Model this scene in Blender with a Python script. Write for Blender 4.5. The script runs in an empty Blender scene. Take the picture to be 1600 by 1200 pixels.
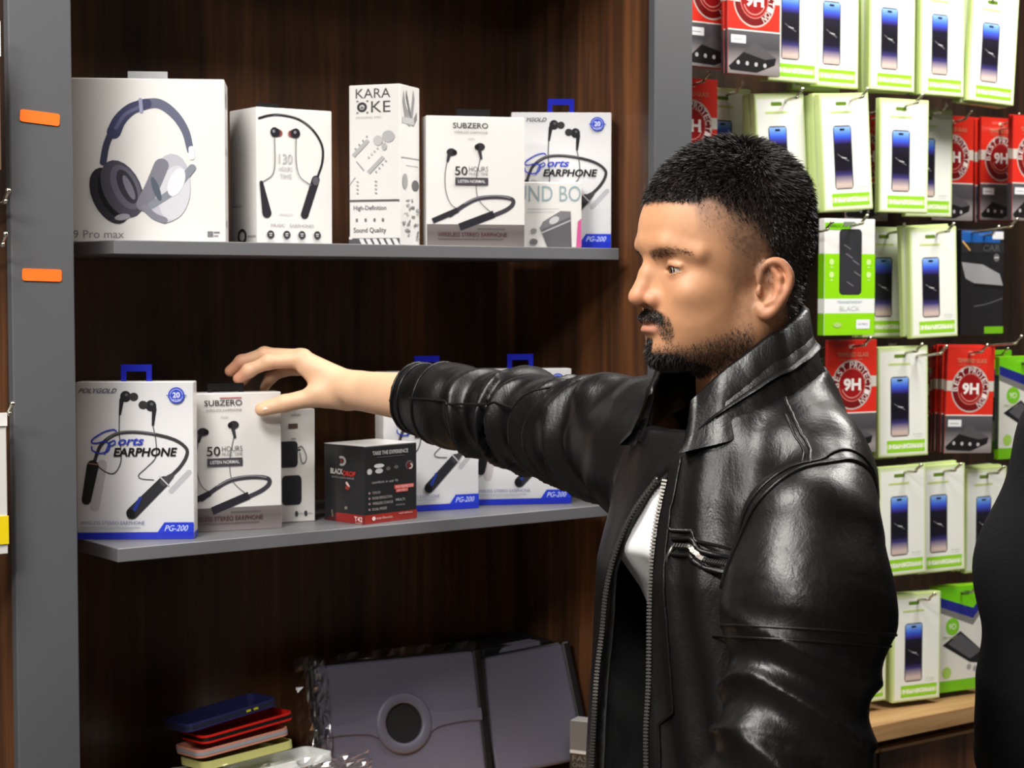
import bpy, bmesh, math, random
import numpy as np
from mathutils import Vector, Matrix
from mathutils.bvhtree import BVHTree

# ------------------------------------------------------------------ camera, world, lights, exposure
scene = bpy.context.scene
col = scene.collection
cam_data = bpy.data.cameras.new('camera')
cam = bpy.data.objects.new('camera', cam_data)
col.objects.link(cam)
cam_data.sensor_width = 36.0
cam_data.lens = 36.0 * 2850.0 / 1600.0
cam.location = (0, 0, 1.60)
cam.rotation_euler = (math.radians(90 - 3.01), 0, math.radians(-36.16))
cam_data.dof.use_dof = True
cam_data.dof.focus_distance = 1.95
cam_data.dof.aperture_fstop = 13.0
scene.camera = cam
scene.view_settings.view_transform = 'Standard'
scene.view_settings.look = 'None'
scene.view_settings.gamma = 1.0
scene.view_settings.use_curve_mapping = False
scene.view_settings.exposure = 0.0

world = bpy.data.worlds.new('shop_ambient'); scene.world = world
world.use_nodes = True
world.node_tree.nodes['Background'].inputs[0].default_value = (0.9, 0.95, 1.0, 1)
world.node_tree.nodes['Background'].inputs[1].default_value = 0.25

CEIL = 2.75
LAMPS = [  # x, y, size x, size y, watts : recessed ceiling panels of the shop
    (0.25, 1.40, 0.60, 0.60, 44),
    (1.75, 1.75, 0.60, 0.60, 17),
    (2.65, 1.45, 0.60, 0.60, 33),
    (-0.85, 0.5, 0.60, 0.60, 66),
]
for i, (x, y, sx, sy, w) in enumerate(LAMPS):
    ld = bpy.data.lights.new('panel_light', 'AREA')
    ld.shape = 'RECTANGLE'; ld.size = sx; ld.size_y = sy; ld.energy = w
    ld.color = (1.0, 0.965, 0.915)
    lo = bpy.data.objects.new('panel_light', ld); col.objects.link(lo)
    lo.location = (x, y, CEIL - 0.035)

# ------------------------------------------------------------------ materials
def lin(c):
    c = c / 255.0
    return c / 12.92 if c <= 0.04045 else ((c + 0.055) / 1.055) ** 2.4
def rgb(r, g, b): return (lin(r), lin(g), lin(b), 1.0)

MATS = {}
def mat(name, color=(128, 128, 128), rough=0.5, metal=0.0, spec=0.5, coat=0.0, bump=None, emit=None):
    if name in MATS: return MATS[name]
    m = bpy.data.materials.new(name); m.use_nodes = True
    nt = m.node_tree; b = nt.nodes['Principled BSDF']
    b.inputs['Base Color'].default_value = rgb(*color)
    b.inputs['Roughness'].default_value = rough
    b.inputs['Metallic'].default_value = metal
    b.inputs['Specular IOR Level'].default_value = spec
    b.inputs['Coat Weight'].default_value = coat
    b.inputs['Coat Roughness'].default_value = 0.12
    if emit:
        b.inputs['Emission Color'].default_value = rgb(*emit[0]); b.inputs['Emission Strength'].default_value = emit[1]
    if bump:
        sc, st, dist = bump
        tc = nt.nodes.new('ShaderNodeTexCoord'); nz = nt.nodes.new('ShaderNodeTexNoise')
        nz.inputs['Scale'].default_value = sc; nz.inputs['Detail'].default_value = 4
        bp = nt.nodes.new('ShaderNodeBump'); bp.inputs['Strength'].default_value = st; bp.inputs['Distance'].default_value = dist
        nt.links.new(tc.outputs['Object'], nz.inputs['Vector']); nt.links.new(nz.outputs['Fac'], bp.inputs['Height'])
        nt.links.new(bp.outputs['Normal'], b.inputs['Normal'])
    MATS[name] = m
    return m

def wood_mat(name, c_dark, c_mid, c_light, rough, scale, coat=0.0, axis='Z'):
    m = bpy.data.materials.new(name); m.use_nodes = True
    nt = m.node_tree; b = nt.nodes['Principled BSDF']; L = nt.links.new
    tc = nt.nodes.new('ShaderNodeTexCoord'); mp = nt.nodes.new('ShaderNodeMapping')
    s = {'Z': (scale, scale, scale * 0.045), 'X': (scale * 0.045, scale, scale)}[axis]
    mp.inputs['Scale'].default_value = s
    n1 = nt.nodes.new('ShaderNodeTexNoise'); n1.inputs['Scale'].default_value = 1.0; n1.inputs['Detail'].default_value = 6; n1.inputs['Roughness'].default_value = 0.65
    n1.inputs['Distortion'].default_value = 0.4
    mp2 = nt.nodes.new('ShaderNodeMapping'); mp2.inputs['Scale'].default_value = tuple(v * 6 for v in s)
    n2 = nt.nodes.new('ShaderNodeTexNoise'); n2.inputs['Scale'].default_value = 1.0; n2.inputs['Detail'].default_value = 3
    mx = nt.nodes.new('ShaderNodeMix'); mx.data_type = 'FLOAT'; mx.inputs[0].default_value = 0.35
    rp = nt.nodes.new('ShaderNodeValToRGB'); e = rp.color_ramp.elements
    e[0].position = 0.36; e[0].color = rgb(*c_dark); e[1].position = 0.66; e[1].color = rgb(*c_light)
    k = e.new(0.50); k.color = rgb(*c_mid)
    L(tc.outputs['Object'], mp.inputs['Vector']); L(mp.outputs['Vector'], n1.inputs['Vector'])
    L(tc.outputs['Object'], mp2.inputs['Vector']); L(mp2.outputs['Vector'], n2.inputs['Vector'])
    L(n1.outputs['Fac'], mx.inputs[2]); L(n2.outputs['Fac'], mx.inputs[3]); L(mx.outputs[0], rp.inputs['Fac'])
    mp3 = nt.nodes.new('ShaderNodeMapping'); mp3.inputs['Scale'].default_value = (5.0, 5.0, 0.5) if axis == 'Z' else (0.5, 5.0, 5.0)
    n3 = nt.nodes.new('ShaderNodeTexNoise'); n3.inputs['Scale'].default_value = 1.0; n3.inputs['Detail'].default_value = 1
    mr = nt.nodes.new('ShaderNodeMapRange'); mr.inputs[1].default_value = 0.32; mr.inputs[2].default_value = 0.68; mr.inputs[3].default_value = 0.55; mr.inputs[4].default_value = 1.7   # broad random bands of lighter and darker tone along the grain
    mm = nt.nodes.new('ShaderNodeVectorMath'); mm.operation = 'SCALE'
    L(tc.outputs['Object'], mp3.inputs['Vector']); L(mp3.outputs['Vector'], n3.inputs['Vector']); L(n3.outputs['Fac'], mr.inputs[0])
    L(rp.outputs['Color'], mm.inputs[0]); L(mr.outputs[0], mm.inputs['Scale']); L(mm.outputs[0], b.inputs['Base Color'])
    b.inputs['Roughness'].default_value = rough; b.inputs['Coat Weight'].default_value = coat; b.inputs['Coat Roughness'].default_value = 0.2
    bp = nt.nodes.new('ShaderNodeBump'); bp.inputs['Strength'].default_value = 0.08; bp.inputs['Distance'].default_value = 0.001
    L(n2.outputs['Fac'], bp.inputs['Height']); L(bp.outputs['Normal'], b.inputs['Normal'])
    MATS[name] = m
    return m

def print_mat(name, rough, coat=0.0, bump=None):
    """printed card: colour comes from the mesh's own 'ink' attribute"""
    m = mat(name, (200, 200, 200), rough, coat=coat, bump=bump)
    at = m.node_tree.nodes.new('ShaderNodeAttribute'); at.attribute_name = 'ink'
    m.node_tree.links.new(at.outputs['Color'], m.node_tree.nodes['Principled BSDF'].inputs['Base Color'])
    return m

INK = print_mat('printed_ink', 0.32, 0.15)
CARD = mat('white_card', (228, 226, 224), 0.34, coat=0.25)
CARD_GREY = mat('grey_card', (205, 203, 200), 0.38, coat=0.2)
GREY_BOARD = mat('grey_board', (84, 85, 88), 0.45, bump=(420, 0.15, 0.0006))
GREY_SHELF = mat('grey_shelf_board', (104, 104, 108), 0.42, bump=(420, 0.12, 0.0005))
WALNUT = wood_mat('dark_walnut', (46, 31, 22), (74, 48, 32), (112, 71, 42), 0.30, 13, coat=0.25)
WALNUT_SHADED = wood_mat('shaded_walnut', (24, 17, 13), (42, 28, 20), (66, 42, 27), 0.4, 13)  # walnut darkened so its colour carries the shadow between the pack rows
BROWN = wood_mat('brown_door_wood', (46, 26, 18), (84, 50, 32), (112, 70, 44), 0.4, 22)
BEECH = wood_mat('beech_board', (150, 112, 72), (176, 136, 90), (196, 158, 112), 0.42, 30, axis='X')
CHROME = mat('chrome', (205, 200, 185), 0.22, metal=1.0)
BLACK_PL = mat('black_plastic', (16, 16, 18), 0.38)
BLUE_PL = mat('blue_plastic', (20, 28, 160), 0.3)

# ------------------------------------------------------------------ mesh helpers
def link(o, parent=None):
    col.objects.link(o)
    if parent is not None: o.parent = parent
    return o
def tag(o, label=None, cat=None, group=None, kind=None):
    if label: o['label'] = label
    if cat: o['category'] = cat
    if group: o['group'] = group
    if kind: o['kind'] = kind
    return o
def empty(name, loc=(0, 0, 0), rz=0.0, rx=0.0, ry=0.0):
    o = bpy.data.objects.new(name, None); col.objects.link(o)
    o.empty_display_size = 0.05
    o.location = loc; o.rotation_euler = (rx, ry, rz)
    return o
def mesh_obj(name, verts, faces, m, parent=None, smooth=False):
    me = bpy.data.meshes.new(name)
    me.from_pydata([tuple(v) for v in verts], [], [tuple(f) for f in faces])
    me.materials.append(m)
    if smooth: me.polygons.foreach_set('use_smooth', [True] * len(me.polygons))
    me.update()
    return link(bpy.data.objects.new(name, me), parent)
def bm_obj(name, bm, m, parent=None, smooth=False):
    bmesh.ops.recalc_face_normals(bm, faces=bm.faces)
    me = bpy.data.meshes.new(name); bm.to_mesh(me); bm.free()
    me.materials.append(m)
    if smooth: me.polygons.foreach_set('use_smooth', [True] * len(me.polygons))
    return link(bpy.data.objects.new(name, me), parent)
def bm_box(bm, x0, x1, y0, y1, z0, z1, bev=0.0, seg=1):
    r = bmesh.ops.create_cube(bm, size=1.0)
    vs = r['verts']
    for v in vs:
        v.co = Vector(((x0 + x1) / 2 + v.co.x * (x1 - x0), (y0 + y1) / 2 + v.co.y * (y1 - y0), (z0 + z1) / 2 + v.co.z * (z1 - z0)))
    if bev > 0:
        es = list({e for v in vs for e in v.link_edges})
        bmesh.ops.bevel(bm, geom=es, offset=bev, segments=seg, affect='EDGES', profile=0.5)
def box(name, x0, x1, y0, y1, z0, z1, m, parent=None, bev=0.0, seg=1):
    bm = bmesh.new(); bm_box(bm, x0, x1, y0, y1, z0, z1, bev, seg)
    return bm_obj(name, bm, m, parent)
def tube(name, pts, r, m, parent=None, sides=8, radii=None, cap=True):
    pts = [Vector(p) for p in pts]; n = len(pts); V = []; Fc = []
    prev = None
    for i, p in enumerate(pts):
        t = (pts[min(i + 1, n - 1)] - pts[max(i - 1, 0)]).normalized()
        if prev is None:
            a = Vector((0, 0, 1)) if abs(t.z) < 0.9 else Vector((1, 0, 0))
            u = t.cross(a).normalized()
        else:
            u = (prev - t * prev.dot(t)).normalized()
        prev = u; w = t.cross(u)
        rr = radii[i] if radii else r
        for k in range(sides):
            an = 2 * math.pi * k / sides
            V.append(p + u * (math.cos(an) * rr) + w * (math.sin(an) * rr))
    for i in range(n - 1):
        for k in range(sides):
            a = i * sides + k; b = i * sides + (k + 1) % sides
            Fc.append((a, b, b + sides, a + sides))
    if cap:
        Fc.append(tuple(range(sides))[::-1]); Fc.append(tuple(range((n - 1) * sides, n * sides)))
    return mesh_obj(name, V, Fc, m, parent, smooth=True)
def rounded_rect(w, h, r, n=5, cx=0.0, cy=0.0):
    out = []
    for (sx, sy, a0) in ((1, 1, 0), (-1, 1, 90), (-1, -1, 180), (1, -1, 270)):
        for k in range(n + 1):
            a = math.radians(a0 + 90 * k / n)
            out.append((cx + sx * (w / 2 - r) + r * math.cos(a), cy + sy * (h / 2 - r) + r * math.sin(a)))
    return out
def spline(pts, n=8):
    """Catmull-Rom through 2-D or 3-D points"""
    P = [np.array(p, float) for p in pts]; P = [2 * P[0] - P[1]] + P + [2 * P[-1] - P[-2]]
    out = []
    for i in range(1, len(P) - 2):
        for k in range(n):
            t = k / n
            out.append(0.5 * ((2 * P[i]) + (P[i + 1] - P[i - 1]) * t + (2 * P[i - 1] - 5 * P[i] + 4 * P[i + 1] - P[i + 2]) * t * t + (3 * P[i] - P[i - 1] - 3 * P[i + 1] + P[i + 2]) * t ** 3))
    out.append(P[-2]); return out

# ------------------------------------------------------------------ flat printing on faces
_TXT = {}
def text_mesh(s, bold=0.0):
    key = (s, bold)
    if key in _TXT: return _TXT[key]
    cu = bpy.data.curves.new('lettering', 'FONT'); cu.body = s; cu.size = 1.0; cu.resolution_u = 3; cu.offset = bold
    ob = bpy.data.objects.new('lettering', cu); col.objects.link(ob)
    dg = bpy.context.evaluated_depsgraph_get(); ev = ob.evaluated_get(dg); me = ev.to_mesh()
    v = np.array([(p.co.x, p.co.y) for p in me.vertices]); f = [tuple(p.vertices) for p in me.polygons]
    ev.to_mesh_clear(); bpy.data.objects.remove(ob); bpy.data.curves.remove(cu)
    lo = v.min(0); hi = v.max(0); v = (v - lo) / (hi - lo)
    _TXT[key] = (v, f)
    return _TXT[key]

class Print:
    """flat print collected in face coordinates; xf maps (u, v) of the source drawing to face fractions"""
    def __init__(self, xf=None): self.V = []; self.F = []; self.C = []; self.layer = 0; self.xf = xf or (lambda u, v: (u, v))
    def _add(self, pts, faces, cols):
        b = len(self.V); self.layer += 1
        for (p, c) in zip(pts, cols):
            u, v = self.xf(p[0], p[1]); self.V.append((u, v, self.layer)); self.C.append(c)
        for f in faces: self.F.append(tuple(b + i for i in f))
    def poly(self, pts, c): self._add(pts, [tuple(range(len(pts)))], [rgb(*c)] * len(pts))
    def rect(self, x0, y0, x1, y1, c): self.poly([(x0, y0), (x1, y0), (x1, y1), (x0, y1)], c)
    def grad(self, x0, x1, stops):
        P = []; Cc = []; Fc = []
        for i, (y, c) in enumerate(stops):
            P += [(x0, y), (x1, y)]; Cc += [rgb(*c)] * 2
            if i: Fc.append((2 * i - 2, 2 * i - 1, 2 * i + 1, 2 * i))
        self._add(P, Fc, Cc)
    def ellipse(self, cx, cy, rx, ry, c, rot=0.0, n=22):
        ca, sa = math.cos(rot), math.sin(rot); P = []
        for k in range(n):
            a = 2 * math.pi * k / n; x, y = rx * math.cos(a), ry * math.sin(a)
            P.append((cx + x * ca - y * sa, cy + x * sa + y * ca))
        self.poly(P, c)
    def ring(self, cx, cy, r0, r1, c, a0=0, a1=360, n=24, asp=1.0):
        P = []; Fc = []
        for k in range(n + 1):
            a = math.radians(a0 + (a1 - a0) * k / n)
            P += [(cx + r0 * math.cos(a), cy + asp * r0 * math.sin(a)), (cx + r1 * math.cos(a), cy + asp * r1 * math.sin(a))]
            if k: Fc.append((2 * k - 2, 2 * k - 1, 2 * k + 1, 2 * k))
        self._add(P, Fc, [rgb(*c)] * len(P))
    def stroke(self, pts, w, c, smooth=6, w1=None, caps=True):
        P = spline(pts, smooth) if smooth and len(pts) > 2 else [np.array(p, float) for p in pts]
        n = len(P); V = []; Fc = []
        for i, p in enumerate(P):
            t = P[min(i + 1, n - 1)] - P[max(i - 1, 0)]; t = t / (np.linalg.norm(t) + 1e-9)
            ww = (w if w1 is None else w + (w1 - w) * i / (n - 1)) / 2
            nn = np.array((-t[1], t[0])) * ww
            V += [p + nn, p - nn]
            if i: Fc.append((2 * i - 2, 2 * i - 1, 2 * i + 1, 2 * i))
        self._add(V, Fc, [rgb(*c)] * len(V))
        if caps and w > 6:
            self.ellipse(P[0][0], P[0][1], w / 2, w / 2, c, n=12)
            self.ellipse(P[-1][0], P[-1][1], (w1 or w) / 2, (w1 or w) / 2, c, n=12)
    def text(self, s, x0, y0, x1, y1, c, slant=0.0, bold=0.0):
        """x0,y0 = lower-left of the drawing box, x1,y1 = upper-right (source coordinates)"""
        v, f = text_mesh(s, bold)
        P = [(x0 + (a + slant * b) * (x1 - x0), y0 + b * (y1 - y0)) for a, b in v]
        self._add(P, f, [rgb(*c)] * len(P))
    def text_arc(self, s, cx, cy, r, a0, a1, size, c, asp=1.0):
        for i, ch in enumerate(s):
            a = math.radians(a0 + (a1 - a0) * (i + 0.5) / len(s)); v, f = text_mesh(ch)
            ca, sa = math.cos(a - math.pi / 2), math.sin(a - math.pi / 2)
            P = []
            for (p, q) in v:
                x = (p - 0.5) * size * 0.75; y = (q - 0.5) * size
                P.append((cx + r * math.cos(a) + x * ca - y * sa, cy + asp * (r * math.sin(a)) + x * sa + y * ca))
            self._add(P, f, [rgb(*c)] * len(P))
    def build(self, name, parent, w, h, d, side='front', m=None, z0=0.0, lift=0.0004, step=0.00003):
        V = []
        for (u, v, k) in self.V:
            u = min(max(u, 0.004), 0.996); v = min(max(v, 0.003), 0.997)
            e = lift + k * step
            if side == 'front': V.append(((u - 0.5) * w, -d / 2 - e, z0 + v * h))
            elif side == 'right': V.append((w / 2 + e, (u - 0.5) * d, z0 + v * h))
            else: V.append((-w / 2 - e, (0.5 - u) * d, z0 + v * h))
        o = mesh_obj(name, V, self.F, m or INK, parent)
        if name == 'printed_lettering': o['kind'] = 'stuff'
        at = o.data.attributes.new('ink', 'FLOAT_COLOR', 'POINT')
        at.data.foreach_set('color', np.array(self.C, dtype=np.float32).ravel())
        # printed faces must look outwards
        ref = {'front': Vector((0, -1, 0)), 'right': Vector((1, 0, 0)), 'left': Vector((-1, 0, 0))}[side]
        flip = [p for p in o.data.polygons if p.normal.dot(ref) < 0]
        for p in flip: p.flip()
        return o
def px_frame(x0, y0, x1, y1):
    """source-drawing rectangle (y down) to face fractions"""
    return lambda u, v: ((u - x0) / (x1 - x0), 1 - (v - y0) / (y1 - y0))
# ------------------------------------------------------------------ the room
def struct(o): o['kind'] = 'structure'; return o
FLOOR_M = mat('grey_floor_tile', (112, 110, 108), 0.35, bump=(8, 0.05, 0.002))
WALL_M = mat('grey_wall_paint', (128, 125, 120), 0.7, bump=(60, 0.1, 0.001))
CEIL_M = mat('white_ceiling_paint', (225, 224, 220), 0.8)
X0, X1, Y0, Y1 = -2.6, 4.6, -2.4, 2.62
struct(box('floor', X0, X1, Y0, Y1, -0.05, 0.0, FLOOR_M))
struct(box('ceiling', X0, X1, Y0, Y1, CEIL, CEIL + 0.05, CEIL_M))
struct(box('wall_back', X0, X1, Y1, Y1 + 0.06, 0.0, CEIL, WALL_M))
struct(box('wall_front', X0, X1, Y0 - 0.06, Y0, 0.0, CEIL, WALL_M))
struct(box('wall_left', X0 - 0.06, X0, Y0, Y1, 0.0, CEIL, WALL_M))
struct(box('wall_right', X1, X1 + 0.06, Y0, Y1, 0.0, CEIL, WALL_M))
LAMP_M = mat('lamp_diffuser', (250, 248, 240), 0.6, emit=((255, 247, 232), 1.2))
LAMP_WHERE = ['above the shelves on the left', 'above the man reaching', 'above the hanging packs', 'behind the camera on the left', 'behind the camera on the right']
for i, (x, y, sx, sy, w) in enumerate(LAMPS):
    t = empty('ceiling_light', (x, y, CEIL))
    tag(t, 'square white ceiling light panel ' + LAMP_WHERE[i], 'light', 'ceiling light panels')
    box('frame', -sx / 2 - 0.02, sx / 2 + 0.02, -sy / 2 - 0.02, sy / 2 + 0.02, -0.02, 0.0, CEIL_M, t)
    box('diffuser', -sx / 2, sx / 2, -sy / 2, sy / 2, -0.028, -0.02, LAMP_M, t)

# ------------------------------------------------------------------ shelving unit of the left bay
BACKY = 2.45
unit = empty('shelving_unit', (1.333, 2.27, 0.0))
tag(unit, 'tall dark walnut shelving unit with grey uprights and two grey shelves', 'shelving')
def up(name, *a, **k):
    o = box(name, *a, **k)
    o.parent = unit; o.location = (-1.333, -2.27, 0.0)
    return o
for (xa, xb) in ((0.796, 0.874), (1.792, 1.867)):
    up('upright', xa, xb, 2.09, 2.106, 0.0, 2.45, GREY_BOARD, bev=0.0015)
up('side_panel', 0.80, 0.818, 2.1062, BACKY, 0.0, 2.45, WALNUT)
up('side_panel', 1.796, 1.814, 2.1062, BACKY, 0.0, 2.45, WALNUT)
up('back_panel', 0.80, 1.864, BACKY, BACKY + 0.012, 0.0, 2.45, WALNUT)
up('shelf', 0.946, 1.762, 2.1365, BACKY, 1.2545, 1.272, GREY_SHELF, bev=0.0008)
up('shelf', 0.946, 1.762, 2.1365, BACKY, 1.6425, 1.660, GREY_SHELF, bev=0.0008)
up('top_board', 0.819, 1.795, 2.12, BACKY, 2.13, 2.148, GREY_SHELF)
ORANGE = mat('orange_sticker', (255, 112, 30), 0.5)
for (zt, tilt) in ((1.802, -4.0), (1.6155, -1.5)):
    pts = rounded_rect(0.049, 0.0145, 0.003, 3)
    V = [(x, -0.0011, z) for x, z in pts] + [(x, 0.0, z) for x, z in pts]; n = len(pts)
    o = mesh_obj('price_sticker', V, [tuple(range(n))] + [(i, i + n, (i + 1) % n + n, (i + 1) % n) for i in range(n)], ORANGE, unit)
    o.location = (0.833 - 1.333, 2.0899 - 2.27, zt); o.rotation_euler = (0, math.radians(-tilt), 0)
    o['label'] = 'small bright orange sticker on the grey upright'

# base cabinets and worktops of both bays
def base_cabinet(xa, xb, label, wlabel, ndoor):
    c = empty('base_cabinet', ((xa + xb) / 2, 2.33, 0.0)); tag(c, label, 'cabinet'); ox = (xa + xb) / 2
    box('carcass', xa - ox, xb - ox, 2.205 - 2.33, 2.445 - 2.33, 0.0, 0.809, BROWN, c)
    w = (xb - xa) / ndoor
    for k in range(ndoor):
        d = box('door', xa - ox + k * w + 0.003, xa - ox + (k + 1) * w - 0.003, 2.187 - 2.33, 2.204 - 2.33, 0.06, 0.782, BROWN, c, bev=0.001)
        box('edge_strip', xa - ox + k * w + 0.003, xa - ox + (k + 1) * w - 0.003, 2.183 - 2.33, 2.2 - 2.33, 0.7825, 0.788, BEECH, d)
    t = box('worktop', xa, xb, 2.158, 2.445, 0.81, 0.84, BEECH, bev=0.001); tag(t, wlabel, 'worktop')
base_cabinet(0.82, 1.79, 'brown wooden base cabinet under the tablet cases', 'beech worktop below the two grey shelves', 2)
base_cabinet(1.90, 3.40, 'brown wooden base cabinet under the hanging packs', 'beech ledge under the lowest row of hanging packs', 3)
o = box('end_panel', 1.869, 1.899, 2.10, 2.445, 0.0, 0.90, BEECH); tag(o, 'light beech end panel behind the leather jacket hem', 'panel')

# display back walls with hooks
pan = box('pegboard', 1.87, 3.42, 2.452, 2.47, 0.84, 2.5, WALNUT_SHADED); tag(pan, 'shade-darkened walnut display panel behind the hanging phone packs', 'display panel')
pan2 = box('pegboard', -0.4, 0.79, 2.40, 2.42, 0.0, 2.5, WALNUT_SHADED); tag(pan2, 'dark display panel left of the grey upright', 'display panel')

def hook(x, y_tip, z_tip, y_wall, label, rise=0.09):
    t = empty('display_hook', (x, y_wall, z_tip - 0.012 - rise * (y_wall - y_tip)))
    tag(t, label, 'hook', 'chrome display hooks')
    L = y_wall - y_tip
    pts = [(0, -0.003, 0), (0, -L * 0.5, rise * L * 0.5), (0, -L + 0.022, rise * (L - 0.022)), (0, -L + 0.012, rise * L + 0.002), (0, -L, rise * L + 0.012)]
    tube('rod', [tuple(p) for p in spline(pts, 4)], 0.0024, CHROME, t, 8)
    bm = bmesh.new(); bmesh.ops.create_uvsphere(bm, u_segments=10, v_segments=6, radius=0.0034)
    bm_obj('tip', bm, CHROME, t, True).location = (0, -L, rise * L + 0.012)
    box('wall_plate', -0.012, 0.012, -0.003, 0.0, -0.02, 0.02, CHROME, t, bev=0.001)
    return t

# ------------------------------------------------------------------ cartons on the shelves
def carton(name, w, h, d, pos, yaw, label, group=None, m=None, cat='box'):
    """pos = world position of the bottom centre of the front face"""
    a = math.radians(yaw)
    root = empty(name, (pos[0] - math.sin(a) * d / 2, pos[1] + math.cos(a) * d / 2, pos[2]), a)
    tag(root, label, cat, group)
    box('carton', -w / 2, w / 2, -d / 2, d / 2, 0.0, h, m or CARD, root, bev=0.0012)
    return root
def hang_tab(root, h, w, m, off=0.0, tw=0.040, th=0.022):
    """plastic hanger loop on top of a carton"""
    bm = bmesh.new()
    for (xa, xb, za, zb) in ((-tw / 2, -tw / 2 + 0.007, 0, th), (tw / 2 - 0.007, tw / 2, 0, th), (-tw / 2 + 0.007, tw / 2 - 0.007, th - 0.009, th)):
        bm_box(bm, xa, xb, -0.0007, 0.0007, za, zb)
    o = bm_obj('hanger', bm, m, root); o.location = (off, 0.0, h)
    return o

DK = (34, 34, 38); MID = (92, 92, 98)
def polygold(pos, yaw, label, glare=False):
    w, h, d = 0.152, 0.206, 0.034
    r = carton('earphone_box', w, h, d, pos, yaw, label, 'sports earphone boxes')
    fr = px_frame(25, 60, 850, 1170)
    p = Print(fr)                                                    # soft printed background
    p.grad(25, 850, [(60, (214, 214, 216)), (420, (232, 232, 234)), (760, (226, 226, 229)), (1120, (214, 215, 220))])
    p.stroke([(205, 640), (150, 940)], 70, (196, 190, 194), 0, caps=True)
    p.stroke([(815, 700), (690, 830)], 40, (188, 188, 194), 0)
    p.build('printed_background', r, w, h, d)
    p = Print(fr); p.layer = 8
    for (b1, b2, s0, s1) in (((432, 165), (375, 162), (348, 185), (334, 288)), ((497, 222), (552, 228), (575, 250), (565, 365))):
        p.stroke([s0, s1], 34, DK, 0, w1=18); p.ellipse(b2[0], b2[1], 38, 40, DK); p.ellipse(b1[0], b1[1], 32, 30, (52, 50, 52))
        p.ellipse(b2[0] + 6, b2[1] - 12, 12, 10, MID)
    p.stroke([(331, 290), (328, 420), (340, 590), (318, 670), (278, 706), (225, 690), (180, 655)], 8, (70, 70, 74))
    p.stroke([(565, 368), (585, 480), (582, 590), (520, 660), (462, 715), (480, 742), (565, 750)], 8, (90, 90, 95))
    p.stroke([(150, 630), (172, 560), (210, 490), (300, 428), (420, 412), (580, 430), (720, 470), (798, 530), (796, 590), (752, 660), (690, 722)], 24, (58, 58, 62))
    p.stroke([(240, 462), (310, 420), (420, 405), (580, 423)], 7, (120, 120, 124))
    p.stroke([(140, 650), (92, 890)], 84, (38, 38, 42), 0, w1=66); p.stroke([(640, 760), (412, 985)], 74, (46, 46, 52), 0, w1=84)
    p.stroke([(692, 722), (640, 765)], 34, (70, 70, 74), 0, w1=64)
    p.stroke([(112, 632), (178, 640)], 9, (150, 120, 90), 0); p.stroke([(608, 725), (672, 790)], 9, (200, 200, 204), 0)
    p.stroke([(470, 880), (430, 960)], 24, (40, 60, 150), 0); p.ellipse(403, 990, 30, 34, (24, 24, 26))
    p.build('printed_earphones', r, w, h, d)
    p = Print(fr); p.layer = 40
    p.text('POLYGOLD', 45, 136, 305, 104, (70, 74, 92), slant=0.06, bold=0.01)
    p.text('EARPHONE', 285, 584, 722, 522, (22, 22, 26), slant=0.03, bold=0.03)
    SB = (44, 66, 190)
    p.stroke([(308, 405), (285, 394), (220, 412), (150, 455), (134, 482), (165, 490), (225, 478), (262, 500), (245, 545), (190, 560), (140, 540), (135, 515)], 10, SB)
    p.stroke([(262, 480), (245, 520), (225, 566)], 9, SB); p.stroke([(262, 486), (290, 470), (300, 490), (272, 508)], 9, SB)
    p.text('orts', 312, 505, 488, 452, SB, slant=0.12, bold=0.02)
    p.text('WIRELESS STEREO EARPHONE', 45, 1064, 500, 1040, (110, 118, 160)); p.rect(45, 1082, 470, 1086, (150, 155, 170)); p.rect(45, 1096, 420, 1099, (165, 168, 180))
    p.build('printed_lettering', r, w, h, d)
    p = Print(fr); p.layer = 70
    p.rect(25, 1120, 850, 1170, (30, 48, 190)); p.poly([(590, 1121), (640, 1050), (850, 1050), (850, 1121)], (38, 62, 205))
    p.text('PG-200', 640, 1112, 800, 1070, (196, 208, 250), slant=0.08, bold=0.01)
    p.build('printed_blue_band', r, w, h, d)
    p = Print(fr); p.layer = 70
    p.ellipse(732, 155, 58, 58, (52, 74, 190)); p.ring(732, 155, 42, 46, (190, 198, 240)); p.stroke([(664, 155), (800, 155)], 7, (52, 74, 190), 0)
    p.text('20', 706, 172, 758, 132, (222, 226, 250), bold=0.03); p.text('HOURS', 700, 196, 764, 180, (222, 226, 250))
    p.build('printed_badge', r, w, h, d)
    p = Print(); p.rect(0, 0, 1, 0.045, (30, 48, 190)); p.build('printed_side_band', r, w, h, d, 'right')
    p = Print(); p.rect(0, 0, 1, 0.045, (30, 48, 190)); p.build('printed_side_band', r, w, h, d, 'left')
    hang_tab(r, h, w, BLUE_PL)
    return r

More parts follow.
